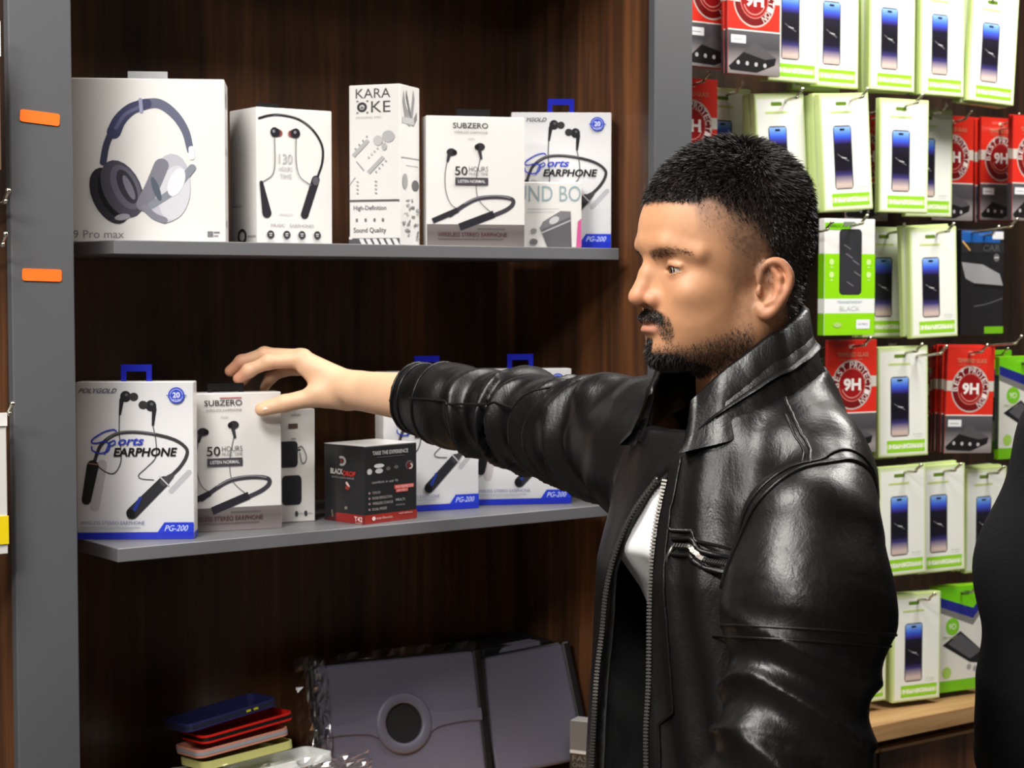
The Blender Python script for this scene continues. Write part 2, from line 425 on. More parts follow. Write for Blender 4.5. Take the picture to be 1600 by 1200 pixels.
def subzero(pos, yaw, label, w=0.146, h=0.187, red=False):
    d = 0.033
    r = carton('earphone_box', w, h, d, pos, yaw, label, 'fifty hour earphone boxes')
    fr = px_frame(90, 225, 720, 1045)
    p = Print(fr)
    p.grad(90, 720, [(905, (118, 112, 112)), (960, (104, 96, 97)), (1045, (128, 120, 120))])
    p.build('printed_grey_band', r, w, h, d)
    p = Print(fr); p.layer = 6
    p.stroke([(222, 508), (208, 600), (214, 700), (246, 780), (300, 815)], 6, (120, 120, 124))
    p.stroke([(432, 490), (410, 600), (408, 690), (430, 760), (505, 832)], 6, (120, 120, 124))
    p.stroke([(240, 850), (330, 785), (420, 742), (540, 730), (632, 742), (642, 775), (598, 812), (510, 850)], 26, (66, 64, 72))
    p.stroke([(330, 775), (420, 735), (540, 722), (625, 735)], 7, (140, 138, 146))
    p.stroke([(128, 886), (290, 815)], 34, (48, 47, 54), 0, caps=False); p.stroke([(300, 922), (520, 838)], 46, (44, 43, 50), 0, caps=False)
    for (bx, by, sx, sy, m_) in ((248, 452, 225, 508, 1), (432, 415, 438, 488, -1)):
        p.stroke([(bx + 10 * m_ if m_ < 0 else bx - 10, by), (sx, sy)], 26, (60, 60, 64), 0, w1=16)
        p.ellipse(bx, by, 30, 24, (52, 50, 54)); p.ellipse(bx + 22 * m_, by + 2, 14, 17, (30, 28, 30))
    p.build('printed_earphones', r, w, h, d)
    p = Print(fr); p.layer = 30
    p.text('SUBZERO', 258, 300, 482, 266, (66, 62, 64), bold=0.01)
    if red: p.rect(350, 252, 480, 258, (170, 50, 48))
    p.text('WIRELESS EARPHONE', 265, 333, 480, 318, (140, 138, 140)); p.text('MODEL', 355, 374, 400, 362, (165, 163, 165))
    p.text('50', 270, 596, 350, 540, (46, 44, 50), bold=0.01); p.text('HOURS', 360, 571, 482, 540, (110, 108, 112)); p.text('MUSIC TIME', 360, 597, 482, 579, (130, 128, 132))
    p.rect(272, 610, 482, 658, (74, 72, 78)); p.text('LISTEN NORMAL', 290, 644, 464, 624, (225, 224, 226), bold=0.01)
    p.text('WIRELESS STEREO EARPHONE', 160, 982, 602, 955, (78, 50, 52), bold=0.01); p.rect(160, 996, 580, 1000, (86, 72, 74)); p.rect(410, 930, 590, 934, (90, 78, 80))
    p.build('printed_lettering', r, w, h, d)
    hang_tab(r, h, w, BLACK_PL, tw=0.05, th=0.012)
    return r

# ---- upper shelf
ZU, ZL = 1.660, 1.272
r = carton('headphone_box', 0.217, 0.213, 0.085, (1.022, 2.220, ZU), -30, 'large white box with over-ear headphones picture on the upper shelf', cat='box')
fr = px_frame(320, 150, 1060, 925)
p = Print(fr)
p.stroke([(524, 548), (538, 470), (562, 405)], 30, (60, 62, 84))
p.stroke([(690, 275), (770, 268), (838, 318), (886, 396), (908, 490)], 50, (96, 99, 122), w1=30)
p.stroke([(572, 405), (600, 345), (650, 295), (715, 270)], 62, (58, 60, 96), w1=50)
p.stroke([(582, 385), (622, 322), (690, 282)], 16, (92, 96, 132)); p.stroke([(690, 250), (694, 306)], 16, (150, 156, 186), 0); p.stroke([(912, 480), (914, 520)], 26, (226, 226, 230), 0)
p.ellipse(552, 705, 78, 140, (44, 43, 52), math.radians(-22)); p.ellipse(570, 700, 62, 118, (20, 20, 24), math.radians(-22))
p.ellipse(606, 672, 84, 142, (72, 70, 84), math.radians(-22)); p.ellipse(622, 664, 58, 112, (96, 94, 110), math.radians(-22)); p.ellipse(628, 662, 36, 86, (48, 46, 58), math.radians(-22)); p.ellipse(636, 666, 16, 62, (120, 116, 132), math.radians(-22))
p.ellipse(606, 806, 34, 15, (150, 150, 160), math.radians(-10))
p.ellipse(812, 668, 92, 165, (186, 186, 196), math.radians(8)); p.ellipse(835, 690, 70, 130, (206, 206, 214), math.radians(8))
p.stroke([(700, 745), (740, 660), (780, 560)], 66, (122, 122, 136)); p.stroke([(735, 750), (830, 680), (915, 570)], 34, (132, 138, 148)); p.stroke([(705, 760), (745, 800), (790, 820)], 30, (128, 128, 142))
p.ellipse(756, 672, 15, 60, (80, 90, 104), math.radians(-18)); p.ellipse(845, 640, 34, 70, (224, 224, 230), math.radians(20))
p.build('printed_headphones', r, 0.217, 0.213, 0.085)
p = Print(fr); p.text('P9 Pro max', 365, 906, 612, 868, (132, 130, 134)); p.rect(980, 872, 1005, 900, (120, 120, 124)); p.rect(1008, 874, 1034, 882, (120, 120, 124)); p.rect(1008, 890, 1028, 898, (150, 150, 154))
p.build('printed_lettering', r, 0.217, 0.213, 0.085)
p = Print(); p.rect(0.2, 0.1, 0.7, 0.14, (190, 190, 194)); p.rect(0.15, 0.55, 0.8, 0.58, (198, 198, 202)); p.rect(0.3, 0.84, 0.6, 0.93, (196, 196, 200)); p.build('printed_side', r, 0.217, 0.213, 0.085, 'right')
CLEAR = mat('clear_plastic', (225, 228, 230), 0.12); CLEAR.node_tree.nodes['Principled BSDF'].inputs['Alpha'].default_value = 0.35
o = hang_tab(r, 0.213, 0.2, CLEAR, off=0.006, tw=0.052, th=0.014)

r = carton('earphone_box', 0.117, 0.186, 0.082, (1.2485, 2.215, ZU), -1, 'white box with one black neckband and round bud picture beside the headphones box')
fr = px_frame(180, 220, 665, 1035)
p = Print(fr)
p.stroke([(196, 288), (260, 268), (340, 262), (450, 282), (540, 342), (598, 432), (600, 530), (566, 630)], 15, (38, 38, 42)); p.stroke([(280, 270), (340, 258), (450, 277), (535, 335)], 4, (120, 120, 124))
p.stroke([(556, 640), (482, 855)], 52, (46, 45, 52), 0, w1=50); p.stroke([(206, 668), (240, 850)], 22, (46, 45, 52), 0, w1=58); p.ellipse(556, 648, 22, 26, (92, 92, 98))
for s, cx in ((1, 292), (-1, 428)):
    p.ellipse(cx + 34 * s, 370, 16, 20, (150, 84, 78)); p.ellipse(cx + 14 * s, 368, 24, 26, (66, 50, 52)); p.ellipse(cx, 366, 27, 30, (36, 36, 42)); p.ellipse(cx - 6, 360, 9, 10, (130, 132, 140))
p.stroke([(290, 395), (292, 540), (276, 620), (215, 664)], 6, (120, 120, 124)); p.stroke([(428, 395), (428, 540), (452, 625), (525, 676)], 6, (120, 120, 124))
p.build('printed_earphones', r, 0.117, 0.186, 0.082)
p = Print(fr); p.layer = 20
p.text('130', 318, 552, 404, 492, (176, 176, 180)); p.text('HOURS', 318, 596, 404, 568, (180, 180, 184)); p.text('TIME', 322, 640, 398, 612, (184, 184, 188))
p.text('WIRELESS', 316, 862, 404, 850, (176, 176, 180)); p.text('MUSIC', 265, 930, 355, 912, (150, 150, 154)); p.text('EARPHONES', 385, 930, 540, 912, (150, 150, 154))
for cx in (262, 365, 462, 562):
    p.ellipse(cx, 977, 23, 25, (60, 60, 64)); p.rect(cx - 10, 968, cx + 10, 974, (215, 215, 217)); p.rect(cx - 8, 980, cx + 8, 986, (200, 200, 204)); p.rect(cx - 24, 1012, cx + 24, 1016, (176, 176, 180))
p.build('printed_lettering', r, 0.117, 0.186, 0.082)
p = Print(); p.ring(0.45, 0.06, 0.10, 0.17, (60, 60, 64), asp=0.33); p.rect(0.66, 0.05, 0.95, 0.066, (170, 170, 174)); p.rect(0.1, 0.28, 0.45, 0.285, (120, 120, 124)); p.rect(0.1, 0.29, 0.2, 0.46, (205, 205, 208)); p.build('printed_side', r, 0.117, 0.186, 0.082, 'left')
hang_tab(r, 0.186, 0.1, BLACK_PL, off=-0.02, tw=0.034, th=0.01)

r = carton('karaoke_box', 0.079, 0.2255, 0.068, (1.3665, 2.198, ZU), -57, 'tall narrow white karaoke microphone box in the middle of the upper shelf', cat='box')
fr = px_frame(40, 50, 385, 1140); W3 = (0.079, 0.2255, 0.068)
p = Print(fr)
p.text('KARA', 88, 140, 322, 76, (70, 70, 72)); p.text('KE', 192, 238, 322, 162, (70, 70, 72)); p.ring(130, 200, 17, 34, (60, 60, 62), asp=-1); p.ellipse(130, 203, 12, 10, (120, 120, 122))
for (a, b) in ((92, 160), (160, 160), (92, 238), (160, 238)): p.rect(a, b - 6, a + 14, b + 6, (120, 120, 122))
p.text('SINGING MIC', 88, 278, 262, 264, (176, 176, 178)); p.text('High-Definition', 70, 908, 292, 868, (96, 96, 98), bold=0.01); p.text('Sound Quality', 70, 1062, 292, 1018, (80, 80, 82), bold=0.01)
for x in (85, 145, 205, 262): p.rect(x, 955, x + 14, 978, (110, 110, 112))
p.build('printed_lettering', r, *W3)
p = Print(fr); p.layer = 24; G = (178, 178, 180)
p.stroke([(70, 530), (172, 425)], 26, G, 0, caps=False); p.stroke([(172, 645), (275, 540)], 26, G, 0, caps=False); p.ellipse(308, 402, 42, 40, G); p.ellipse(238, 428, 32, 34, (190, 190, 192)); p.ellipse(280, 470, 18, 26, G)
for k in range(4): p.ellipse(85 + k * 26, 480 - k * 27, 6, 6, (150, 150, 152)); p.ellipse(225 + k * 22, 640 - k * 24, 6, 6, (150, 150, 152)); p.ellipse(175 + k * 20, 540 - k * 20, 7, 7, (190, 190, 192))
p.stroke([(95, 570), (140, 625)], 8, (150, 150, 152), 0); p.stroke([(45, 720), (85, 670)], 6, (205, 205, 207), 0)
for k in range(4): p.rect(92, 700 + 26 * k, 106, 708 + 26 * k, (165, 165, 168)); p.rect(216, 700 + 26 * k, 232, 708 + 26 * k, (165, 165, 168))
p.rect(40, 828, 385, 838, (88, 88, 90)); p.rect(40, 1090, 385, 1140, (84, 84, 88)); p.ellipse(52, 1088, 14, 10, (228, 226, 224))
for k in range(6): p.poly([(110 + 45 * k, 1094), (138 + 45 * k, 1094), (160 + 45 * k, 1140), (130 + 45 * k, 1140)], (224, 224, 226))
p.build('printed_picture', r, *W3)
p = Print(); random.seed(5)
p.stroke([(0.15, 0.93), (0.3, 0.82), (0.55, 0.80), (0.7, 0.95)], 0.09, (150, 150, 152)); p.stroke([(0.3, 0.95), (0.6, 0.78), (0.85, 0.82)], 0.05, (120, 120, 122)); p.rect(0.1, 0.76, 0.7, 0.80, (186, 186, 188))
p.rect(0.05, 0.545, 0.95, 0.552, (160, 160, 162)); p.rect(0.3, 0.50, 0.9, 0.505, (186, 186, 188)); p.ellipse(0.76, 0.38, 0.18, 0.035, (86, 86, 88)); p.ellipse(0.24, 0.40, 0.13, 0.05, (156, 156, 158))
for k in range(26):
    x, y = random.uniform(0.08, 0.85), random.uniform(0.03, 0.3); p.rect(x, y, x + random.uniform(0.05, 0.18), y + random.uniform(0.006, 0.02), random.choice(((120, 120, 122), (160, 160, 163), (90, 90, 94))))
p.build('printed_side', r, *W3, 'right')

subzero((1.519, 2.167, ZU), -22, 'white earphone box marked 50 hours on the upper shelf right of the karaoke box')
r = carton('speaker_box', 0.122, 0.098, 0.04, (1.647, 2.180, ZU), -30, 'short white box with grey speaker picture on the upper shelf right end')
W4 = (0.122, 0.098, 0.04)
p = Print(px_frame(560, 660, 1075, 1060))
p.text('SOUND BO', 520, 778, 1070, 682, (150, 172, 178)); p.rect(730, 820, 930, 824, (200, 202, 204)); p.rect(730, 838, 900, 842, (205, 206, 208))
p.build('printed_lettering', r, *W4)
p = Print(px_frame(560, 660, 1075, 1060)); p.layer = 12
p.poly([(808, 940), (830, 900), (940, 835), (1005, 838), (1012, 1055), (856, 1055)], (126, 124, 128)); p.poly([(820, 950), (1005, 870), (1012, 1055), (856, 1055)], (98, 96, 100)); p.stroke([(822, 968), (1006, 892)], 9, (176, 176, 180), 0); p.ellipse(900, 892, 34, 20, (200, 200, 204), math.radians(-28))
p.ellipse(770, 955, 20, 14, (150, 148, 152)); p.ellipse(770, 1022, 26, 18, (120, 118, 122)); p.poly([(1050, 900), (1075, 880), (1075, 1055), (1040, 1055)], (206, 92, 150))
p.build('printed_speaker', r, *W4)
polygold((1.703, 2.203, ZU), -34, 'sports earphone box with blue hanger, upper shelf, behind the small speaker box')

# ---- lower shelf
polygold((1.0025, 2.205, ZL), -33.5, 'sports earphone box with blue band, lower shelf, nearest the left grey upright', True)
subzero((1.140, 2.207, ZL), -12.6, 'white earphone box marked 50 hours on the lower shelf under the reaching hand', red=True)
r = carton('earbud_box', 0.115, 0.159, 0.03, (1.2290, 2.239, ZL), -10, 'white box with black case and carabiner picture behind the reaching thumb', m=CARD_GREY)
W5 = (0.115, 0.159, 0.03); fr = px_frame(760, 345, 1398, 975)
p = Print(fr)
p.poly(rounded_rect(150, 145, 26, 4, 1180, 595), (44, 44, 48)); p.poly(rounded_rect(160, 165, 30, 4, 1205, 795), (40, 40, 44)); p.stroke([(1260, 560), (1290, 556), (1325, 605), (1318, 640), (1290, 645), (1272, 590)], 9, (110, 108, 110)); p.stroke([(1240, 575), (1275, 572)], 10, (60, 60, 64), 0)
p.rect(1180, 425, 1256, 452, (90, 70, 68)); p.ellipse(1242, 928, 14, 16, (60, 60, 64)); p.ellipse(1318, 928, 14, 16, (60, 60, 64)); p.rect(1262, 922, 1295, 930, (180, 180, 184)); p.rect(1338, 922, 1368, 930, (180, 180, 184)); p.text('earbuds', 1200, 384, 1280, 368, (120, 116, 116)); p.rect(1204, 505, 1240, 512, (150, 150, 154))
p.build('printed_picture', r, *W5)

r = carton('earbud_box', 0.102, 0.1085, 0.084, (1.3695, 2.1625, ZL), 11, 'black and red cube box standing in the middle of the lower shelf', m=mat('black_card', (34, 34, 36), 0.36, coat=0.2))
box('lid', -0.0505, 0.0505, -0.0415, 0.0415, 0.1085, 0.1092, CARD, r); W6 = (0.102, 0.1085, 0.084); fr = px_frame(650, 120, 1380, 1100)  # added white slab, colours in the bright reflection on the black cube's top
p = Print(fr)
p.rect(650, 985, 1380, 1100, (150, 40, 34)); p.rect(1060, 640, 1330, 690, (214, 92, 86)); p.rect(1080, 690, 1250, 735, (206, 80, 76))
p.ellipse(1270, 400, 56, 62, (86, 84, 86)); p.ellipse(1275, 412, 42, 48, (96, 30, 30)); p.ring(1280, 415, 22, 36, (220, 216, 216), -110, 80, asp=-1)
p.ellipse(850, 375, 70, 26, (214, 214, 214)); p.ellipse(850, 440, 52, 32, (196, 196, 198)); p.ellipse(720, 440, 34, 38, (190, 190, 192)); p.ellipse(975, 420, 30, 24, (96, 96, 98)); p.ellipse(1085, 410, 30, 24, (96, 96, 98))
p.build('printed_picture', r, *W6)
p = Print(fr); p.layer = 14
p.text('TAKE THE EXPERIENCE', 760, 236, 1250, 186, (190, 190, 190), bold=0.02); p.rect(820, 262, 1200, 270, (96, 96, 98)); p.text('comfort in ear fit', 750, 596, 1110, 562, (170, 168, 168))
for (y, x1, s) in ((710, 860, 'TOUCH'), (778, 1025, 'NOISE REDUCTION'), (846, 1035, 'WIRELESS CHARGE'), (918, 950, 'DUAL MODE')):
    p.ellipse(715, y, 14, 14, (150, 130, 130)); p.text(s, 755, y + 16, x1, y - 16, (176, 166, 166))
p.text('WATERPROOF', 1072, 682, 1320, 650, (244, 214, 212)); p.text('SPORT', 1092, 728, 1240, 700, (244, 214, 212)); p.text('MULTI', 1075, 845, 1200, 815, (196, 196, 198)); p.text('voice', 1075, 905, 1200, 880, (150, 150, 152))
p.ellipse(772, 1035, 24, 26, (232, 206, 204)); p.text('earbuds', 810, 1050, 1025, 1018, (220, 180, 176)); p.text('wireless', 1115, 1018, 1305, 990, (220, 180, 176))
p.build('printed_lettering', r, *W6)
fr = px_frame(60, 130, 640, 1100); p = Print(fr)
p.rect(240, 985, 640, 1100, (140, 34, 32)); p.poly([(60, 1100), (240, 985), (240, 1100)], (70, 28, 28)); p.ring(325, 330, 34, 62, (196, 192, 192), -120, 130, asp=-1); p.ellipse(322, 330, 20, 26, (140, 50, 46)); p.stroke([(395, 600), (425, 640)], 30, (220, 190, 186), 0); p.ellipse(405, 660, 30, 26, (150, 50, 46)); p.ellipse(385, 915, 22, 20, (130, 120, 110)); p.stroke([(180, 960), (190, 1040)], 16, (110, 106, 90), 0)
p.text('BLACK', 165, 500, 345, 430, (220, 214, 210), bold=0.03); p.text('DROP', 345, 515, 525, 450, (200, 54, 46), bold=0.03); p.text('wireless stereo earbuds', 180, 550, 505, 520, (150, 146, 146)); p.text('T42', 505, 1070, 620, 1008, (232, 200, 198), bold=0.02); p.rect(520, 1086, 612, 1092, (220, 180, 178))
p.build('printed_front', r, *W6, 'left')

polygold((1.484, 2.231, ZL), -10, 'sports earphone box behind the leather sleeve, left of the two on the lower shelf')
polygold((1.638, 2.215, ZL), -25.8, 'sports earphone box behind the leather sleeve, at the right end of the lower shelf')
# ------------------------------------------------------------------ packs hanging on hooks
PW, PH, PD = 0.108, 0.197, 0.012
LIME_EDGE = mat('pale_lime_card', (196, 214, 140), 0.4, coat=0.2)
LIME = mat('lime_card', (140, 205, 20), 0.4, coat=0.2)
RED_C = mat('red_card', (196, 34, 24), 0.35, coat=0.3)
BLK_C = mat('black_pack_card', (30, 30, 32), 0.35, coat=0.2)

def pack_root(name, m, d=PD):
    r = empty(name)
    box('sleeve', -PW / 2, PW / 2, -d / 2, d / 2, 0.0, PH, m, r, bev=0.001)
    return r
def phone_print(p, x0, x1, yt, yb, c=None):
    """printed phone picture in a y-up frame"""
    h = yt - yb; cx = (x0 + x1) / 2; w = x1 - x0
    p.poly(rounded_rect(w, h, w * 0.14, 5, cx, (yt + yb) / 2), (56, 56, 62))
    i = w * 0.05; A = [(0.0, (150, 186, 240)), (0.06, (110, 158, 236)), (0.15, (60, 96, 220)), (0.22, (58, 54, 150)), (0.28, (30, 26, 44)), (0.5, (20, 20, 24)), (0.70, (26, 22, 40)), (0.78, (58, 52, 110)), (0.86, (150, 136, 150)), (0.94, (206, 186, 176)), (1.0, (196, 176, 168))]
    p.grad(x0 + i, x1 - i, [(yt - i - (h - 2 * i) * t, c_) for t, c_ in A])
    p.poly(rounded_rect(w * 0.28, w * 0.09, w * 0.044, 3, cx, yt - w * 0.17), (14, 14, 22))
    yc = (yt + yb) / 2
    p.stroke([(cx - w * 0.3, yc + w * 0.14), (cx - w * 0.05, yc), (cx + w * 0.3, yc - w * 0.16)], w * 0.03, (120, 120, 126), caps=False); p.stroke([(cx - w * 0.1, yc + w * 0.01), (cx + w * 0.18, yc - w * 0.04)], w * 0.035, (196, 196, 200), caps=False)
def make_phone_pack():
    r = pack_root('screen_protector_pack', LIME_EDGE)
    p = Print(); p.rect(0.02, 0.012, 0.98, 0.985, (214, 226, 180)); p.rect(0.045, 0.03, 0.955, 0.955, (234, 236, 228)); p.build('printed_face', r, PW, PH, PD)
    q = lambda u, v: (u, v / 1.824)
    p = Print(q); p.layer = 5; phone_print(p, 0.245, 0.615, 1.325, 0.335); p.build('printed_phone', r, PW, PH, PD)
    p = Print(); p.layer = 5; p.rect(0.17, 0.04, 0.93, 0.15, (146, 208, 40)); p.rect(0.17, 0.072, 0.93, 0.118, (196, 226, 140)); p.build('printed_lime_band', r, PW, PH, PD)
    p = Print(); p.layer = 12; p.text('HardGlass', 0.22, 0.075, 0.88, 0.117, (250, 252, 244), bold=0.02); p.rect(0.2, 0.832, 0.64, 0.85, (206, 222, 150)); p.text('HARDGLASS', 0.24, 0.834, 0.6, 0.848, (176, 204, 90)); p.text('iP 14 Pro', 0.7, 0.192, 0.88, 0.205, (150, 150, 154)); p.text('6.1 inch', 0.72, 0.172, 0.86, 0.183, (170, 170, 174)); p.build('printed_lettering', r, PW, PH, PD)
    p = Print(); p.layer = 5; p.poly(rounded_rect(0.22, 0.032, 0.016, 4, 0.43, 0.912), (96, 128, 30)); p.build('hanger_slot', r, PW, PH, PD)
    return r
def make_red_pack():
    d = 0.006; r = pack_root('tempered_glass_pack', RED_C, d)
    p = Print(); p.rect(0, 0.36, 1, 1, (214, 46, 32)); p.rect(0, 0.585, 1, 0.68, (206, 200, 190)); p.grad(0.0, 1.0, [(0.36, (88, 86, 90)), (0.22, (70, 68, 72)), (0.08, (150, 142, 142)), (0.0, (120, 114, 112))]); p.rect(0, 0.352, 1, 0.362, (236, 226, 222)); p.build('printed_face', r, PW, PH, d)
    p = Print(lambda u, v: (u, v / 1.824)); p.layer = 6; cx, cy = 0.5, 1.10
    p.ellipse(cx, cy, 0.40, 0.40, (196, 180, 172), n=32); p.ellipse(cx, cy, 0.375, 0.375, (112, 18, 20), n=32); p.ellipse(cx, cy, 0.25, 0.25, (150, 22, 24), n=28); p.ring(cx, cy, 0.255, 0.27, (214, 120, 110)); p.ring(cx, cy, 0.20, 0.215, (220, 150, 140), 200, 340)
    p.build('printed_circle', r, PW, PH, d)
    p = Print(lambda u, v: (u, v / 1.824)); p.layer = 14
    p.text('9H', cx - 0.17, cy - 0.095, cx + 0.18, cy + 0.105, (238, 230, 226), bold=0.04); p.text_arc('PROTECTION', cx, cy, 0.32, 100, -62, 0.10, (238, 226, 222)); p.text_arc('BEST', cx, cy, 0.32, 190, 112, 0.10, (238, 226, 222))
    p.text('TEMPERED GLASS', 0.2, 1.55, 0.82, 1.62, (206, 150, 120)); p.rect(0.24, 1.50, 0.7, 1.51, (196, 110, 90)); p.build('printed_lettering', r, PW, PH, d)
    p = Print(); p.layer = 6; p.poly([(0.02, 0.06), (0.5, 0.27), (0.93, 0.15), (0.9, 0.09), (0.55, 0.02), (0.06, 0.03)], (28, 26, 28)); p.poly([(0.3, 0.18), (0.5, 0.27), (0.93, 0.15), (0.72, 0.13)], (84, 80, 84))
    for k in range(4): p.ellipse(0.2 + 0.17 * k, 0.095 - 0.004 * k, 0.032, 0.018, (180, 176, 178), n=10)
    p.build('printed_phone', r, PW, PH, d)
    p = Print(); p.layer = 14; p.rect(0.06, 0.25, 0.34, 0.315, (226, 226, 228)); p.rect(0.1, 0.275, 0.28, 0.283, (150, 150, 156)); p.build('price_sticker', r, PW, PH, d)
    p = Print(); p.layer = 6; p.poly(rounded_rect(0.13, 0.032, 0.016, 4, 0.5, 0.94), (236, 190, 178)); p.build('hanger_slot', r, PW, PH, d)
    for s in ('left', 'right'):
        p = Print(); p.rect(0, 0.585, 1, 0.68, (206, 200, 190)); p.rect(0, 0, 1, 0.355, (60, 58, 62)); p.build('printed_edge', r, PW, PH, d, s)
    return r
def make_case_pack():
    d = 0.016; r = pack_root('phone_case_pack', CARD, d)
    p = Print(); p.rect(0, 0, 1, 0.70, (142, 214, 18)); p.rect(0, 0.19, 1, 0.315, (232, 234, 232)); p.rect(0, 0.905, 0.5, 0.965, (120, 196, 20)); p.text('HARDCASE', 0.08, 0.922, 0.46, 0.95, (30, 60, 10), bold=0.02); p.build('printed_face', r, PW, PH, d)
    p = Print(lambda u, v: (u, v / 1.824)); p.layer = 6; p.poly(rounded_rect(0.44, 1.03, 0.07, 5, 0.51, 1.15), (36, 36, 40)); p.poly(rounded_rect(0.40, 0.99, 0.05, 5, 0.51, 1.15), (50, 50, 54))
    for (a, b) in ((0.38, 1.42), (0.42, 1.28), (0.58, 1.0), (0.44, 0.84), (0.55, 1.18)): p.stroke([(a, b), (a + 0.13, b - 0.07)], 0.014, (120, 120, 124), 0)
    p.build('printed_case', r, PW, PH, d)
    p = Print(); p.layer = 6
    for (a, b) in ((0.14, 0.63), (0.14, 0.52), (0.87, 0.63), (0.87, 0.52)): p.ellipse(a, b, 0.045, 0.026, (206, 240, 150)); p.rect(a - 0.03, b - 0.05, a + 0.03, b - 0.042, (206, 240, 150))
    p.text('TRANSPARENT', 0.25, 0.275, 0.75, 0.297, (140, 170, 190)); p.text('BLACK', 0.3, 0.21, 0.7, 0.25, (190, 200, 200)); p.rect(0.63, 0.055, 0.9, 0.135, (234, 236, 238)); p.text('14 PRO', 0.67, 0.082, 0.86, 0.105, (90, 100, 140)); p.ellipse(0.26, 0.09, 0.08, 0.022, (176, 206, 120)); p.build('printed_lettering', r, PW, PH, d)
    p = Print(); p.layer = 6; p.poly(rounded_rect(0.24, 0.04, 0.02, 4, 0.48, 0.955), (110, 120, 104)); p.build('hanger_slot', r, PW, PH, d)
    for s in ('left', 'right'):
        p = Print(); p.rect(0, 0.0, 1, 0.70, (112, 186, 14)); p.rect(0, 0.19, 1, 0.315, (226, 228, 226)); p.build('printed_edge', r, PW, PH, d, s)
    return r
def make_black_pack():
    d = 0.02; r = pack_root('car_holder_pack', BLK_C, d)
    p = Print(lambda u, v: (u, v / 1.824))
    p.rect(0, 1.60, 0.9, 1.80, (28, 84, 156)); p.rect(0.72, 1.66, 0.98, 1.79, (220, 220, 222)); p.rect(0, 1.42, 1, 1.60, (40, 40, 42)); p.poly([(0, 1.26), (0.5, 1.22), (0.9, 1.06), (0.98, 0.86), (0.3, 0.90), (0.1, 0.98)], (150, 150, 152)); p.poly([(0.3, 0.90), (0.98, 0.86), (0.96, 0.8), (0.3, 0.86)], (24, 22, 24)); p.stroke([(0.3, 0.5), (0.6, 0.54), (0.98, 0.64)], 0.02, (84, 84, 88)); p.ellipse(0.82, 1.34, 0.07, 0.07, (96, 96, 98)); p.rect(0.77, 1.33, 0.87, 1.355, (180, 180, 182)); p.stroke([(0.02, 1.62), (0.2, 1.46)], 0.03, (206, 160, 90), 0); p.rect(0.55, 0.03, 1.0, 0.15, (110, 176, 24)); p.text('CAR', 0.5, 1.45, 0.9, 1.56, (84, 84, 88))
    p.build('printed_face', r, PW, PH, d)
    return r
def make_navy_pack():
    r = pack_root('privacy_glass_pack', LIME)
    p = Print(lambda u, v: (u, v / 1.824))
    p.rect(0.0, 0.0, 1.0, 1.824, (214, 214, 206)); p.poly([(0, 1.824), (1, 1.824), (1, 1.62), (0.78, 1.42), (0.0, 1.66)], (112, 200, 22)); p.poly([(0, 1.66), (0.78, 1.42), (1, 1.62), (1, 1.46), (0.78, 1.24), (0, 1.50)], (34, 42, 130)); p.poly([(0, 1.50), (0.78, 1.24), (1, 1.46), (1, 1.36), (0.78, 1.12), (0, 1.40)], (120, 118, 116)); p.rect(0.0, 0.0, 1.0, 0.20, (112, 184, 28))
    p.build('printed_face', r, PW, PH, PD)
    p = Print(lambda u, v: (u, v / 1.824)); p.layer = 8
    p.ellipse(0.32, 1.13, 0.15, 0.15, (120, 190, 40)); p.poly([(0.1, 0.82), (0.5, 1.04), (1.0, 0.66), (1.0, 0.44), (0.72, 0.48)], (30, 30, 32)); p.poly([(0.5, 1.0), (0.98, 0.66), (0.72, 0.54), (0.22, 0.84)], (84, 84, 88)); p.ellipse(0.7, 0.4, 0.05, 0.05, (150, 150, 152)); p.ellipse(0.84, 0.36, 0.05, 0.05, (150, 150, 152)); p.ellipse(0.2, 0.34, 0.1, 0.1, (160, 200, 90)); p.text('9D', 0.24, 1.08, 0.4, 1.18, (230, 240, 210)); p.text('PRIVACY', 0.12, 0.92, 0.42, 0.97, (150, 170, 110))
    p.build('printed_picture', r, PW, PH, PD)
    p = Print(); p.layer = 8; p.poly(rounded_rect(0.2, 0.035, 0.017, 4, 0.6, 0.93), (60, 84, 24)); p.build('hanger_slot', r, PW, PH, PD)
    p = Print(); p.rect(0, 0.1, 1, 0.82, (40, 44, 60)); p.build('printed_edge', r, PW, PH, PD, 'left')
    return r
PROTO = {'phone': make_phone_pack(), 'red': make_red_pack(), 'case': make_case_pack(), 'black': make_black_pack(), 'navy': make_navy_pack()}
LOOK = {'phone': ('white lime-edged phone pack', 'lime-edged screen protector packs', 'screen protector', 0.0135),
        'red': ('red 9H glass pack', 'red tempered glass packs', 'screen protector', 0.0085),
        'case': ('lime and white pack with black phone case picture', None, 'phone case', 0.02),
        'black': ('black pack with blue stripe', 'black packs', 'accessory pack', 0.024),
        'navy': ('lime and navy glass pack', 'lime and navy packs', 'screen protector', 0.0135)}
USED = set()
def put_pack(kind, x, y, z, roll, yaw, label):
    src = PROTO[kind]
    if kind in USED:
        r = src.copy(); col.objects.link(r)
        for ch in list(src.children):
            c = ch.copy(); col.objects.link(c); c.parent = r
    else:
        r = src; USED.add(kind)
    look, grp, cat, _ = LOOK[kind]
    r.location = (x, y, z); r.rotation_euler = (0, math.radians(roll), math.radians(yaw))
    for k in ('label', 'category', 'group'):
        if k in r: del r[k]
    tag(r, label, cat, grp)
    return r
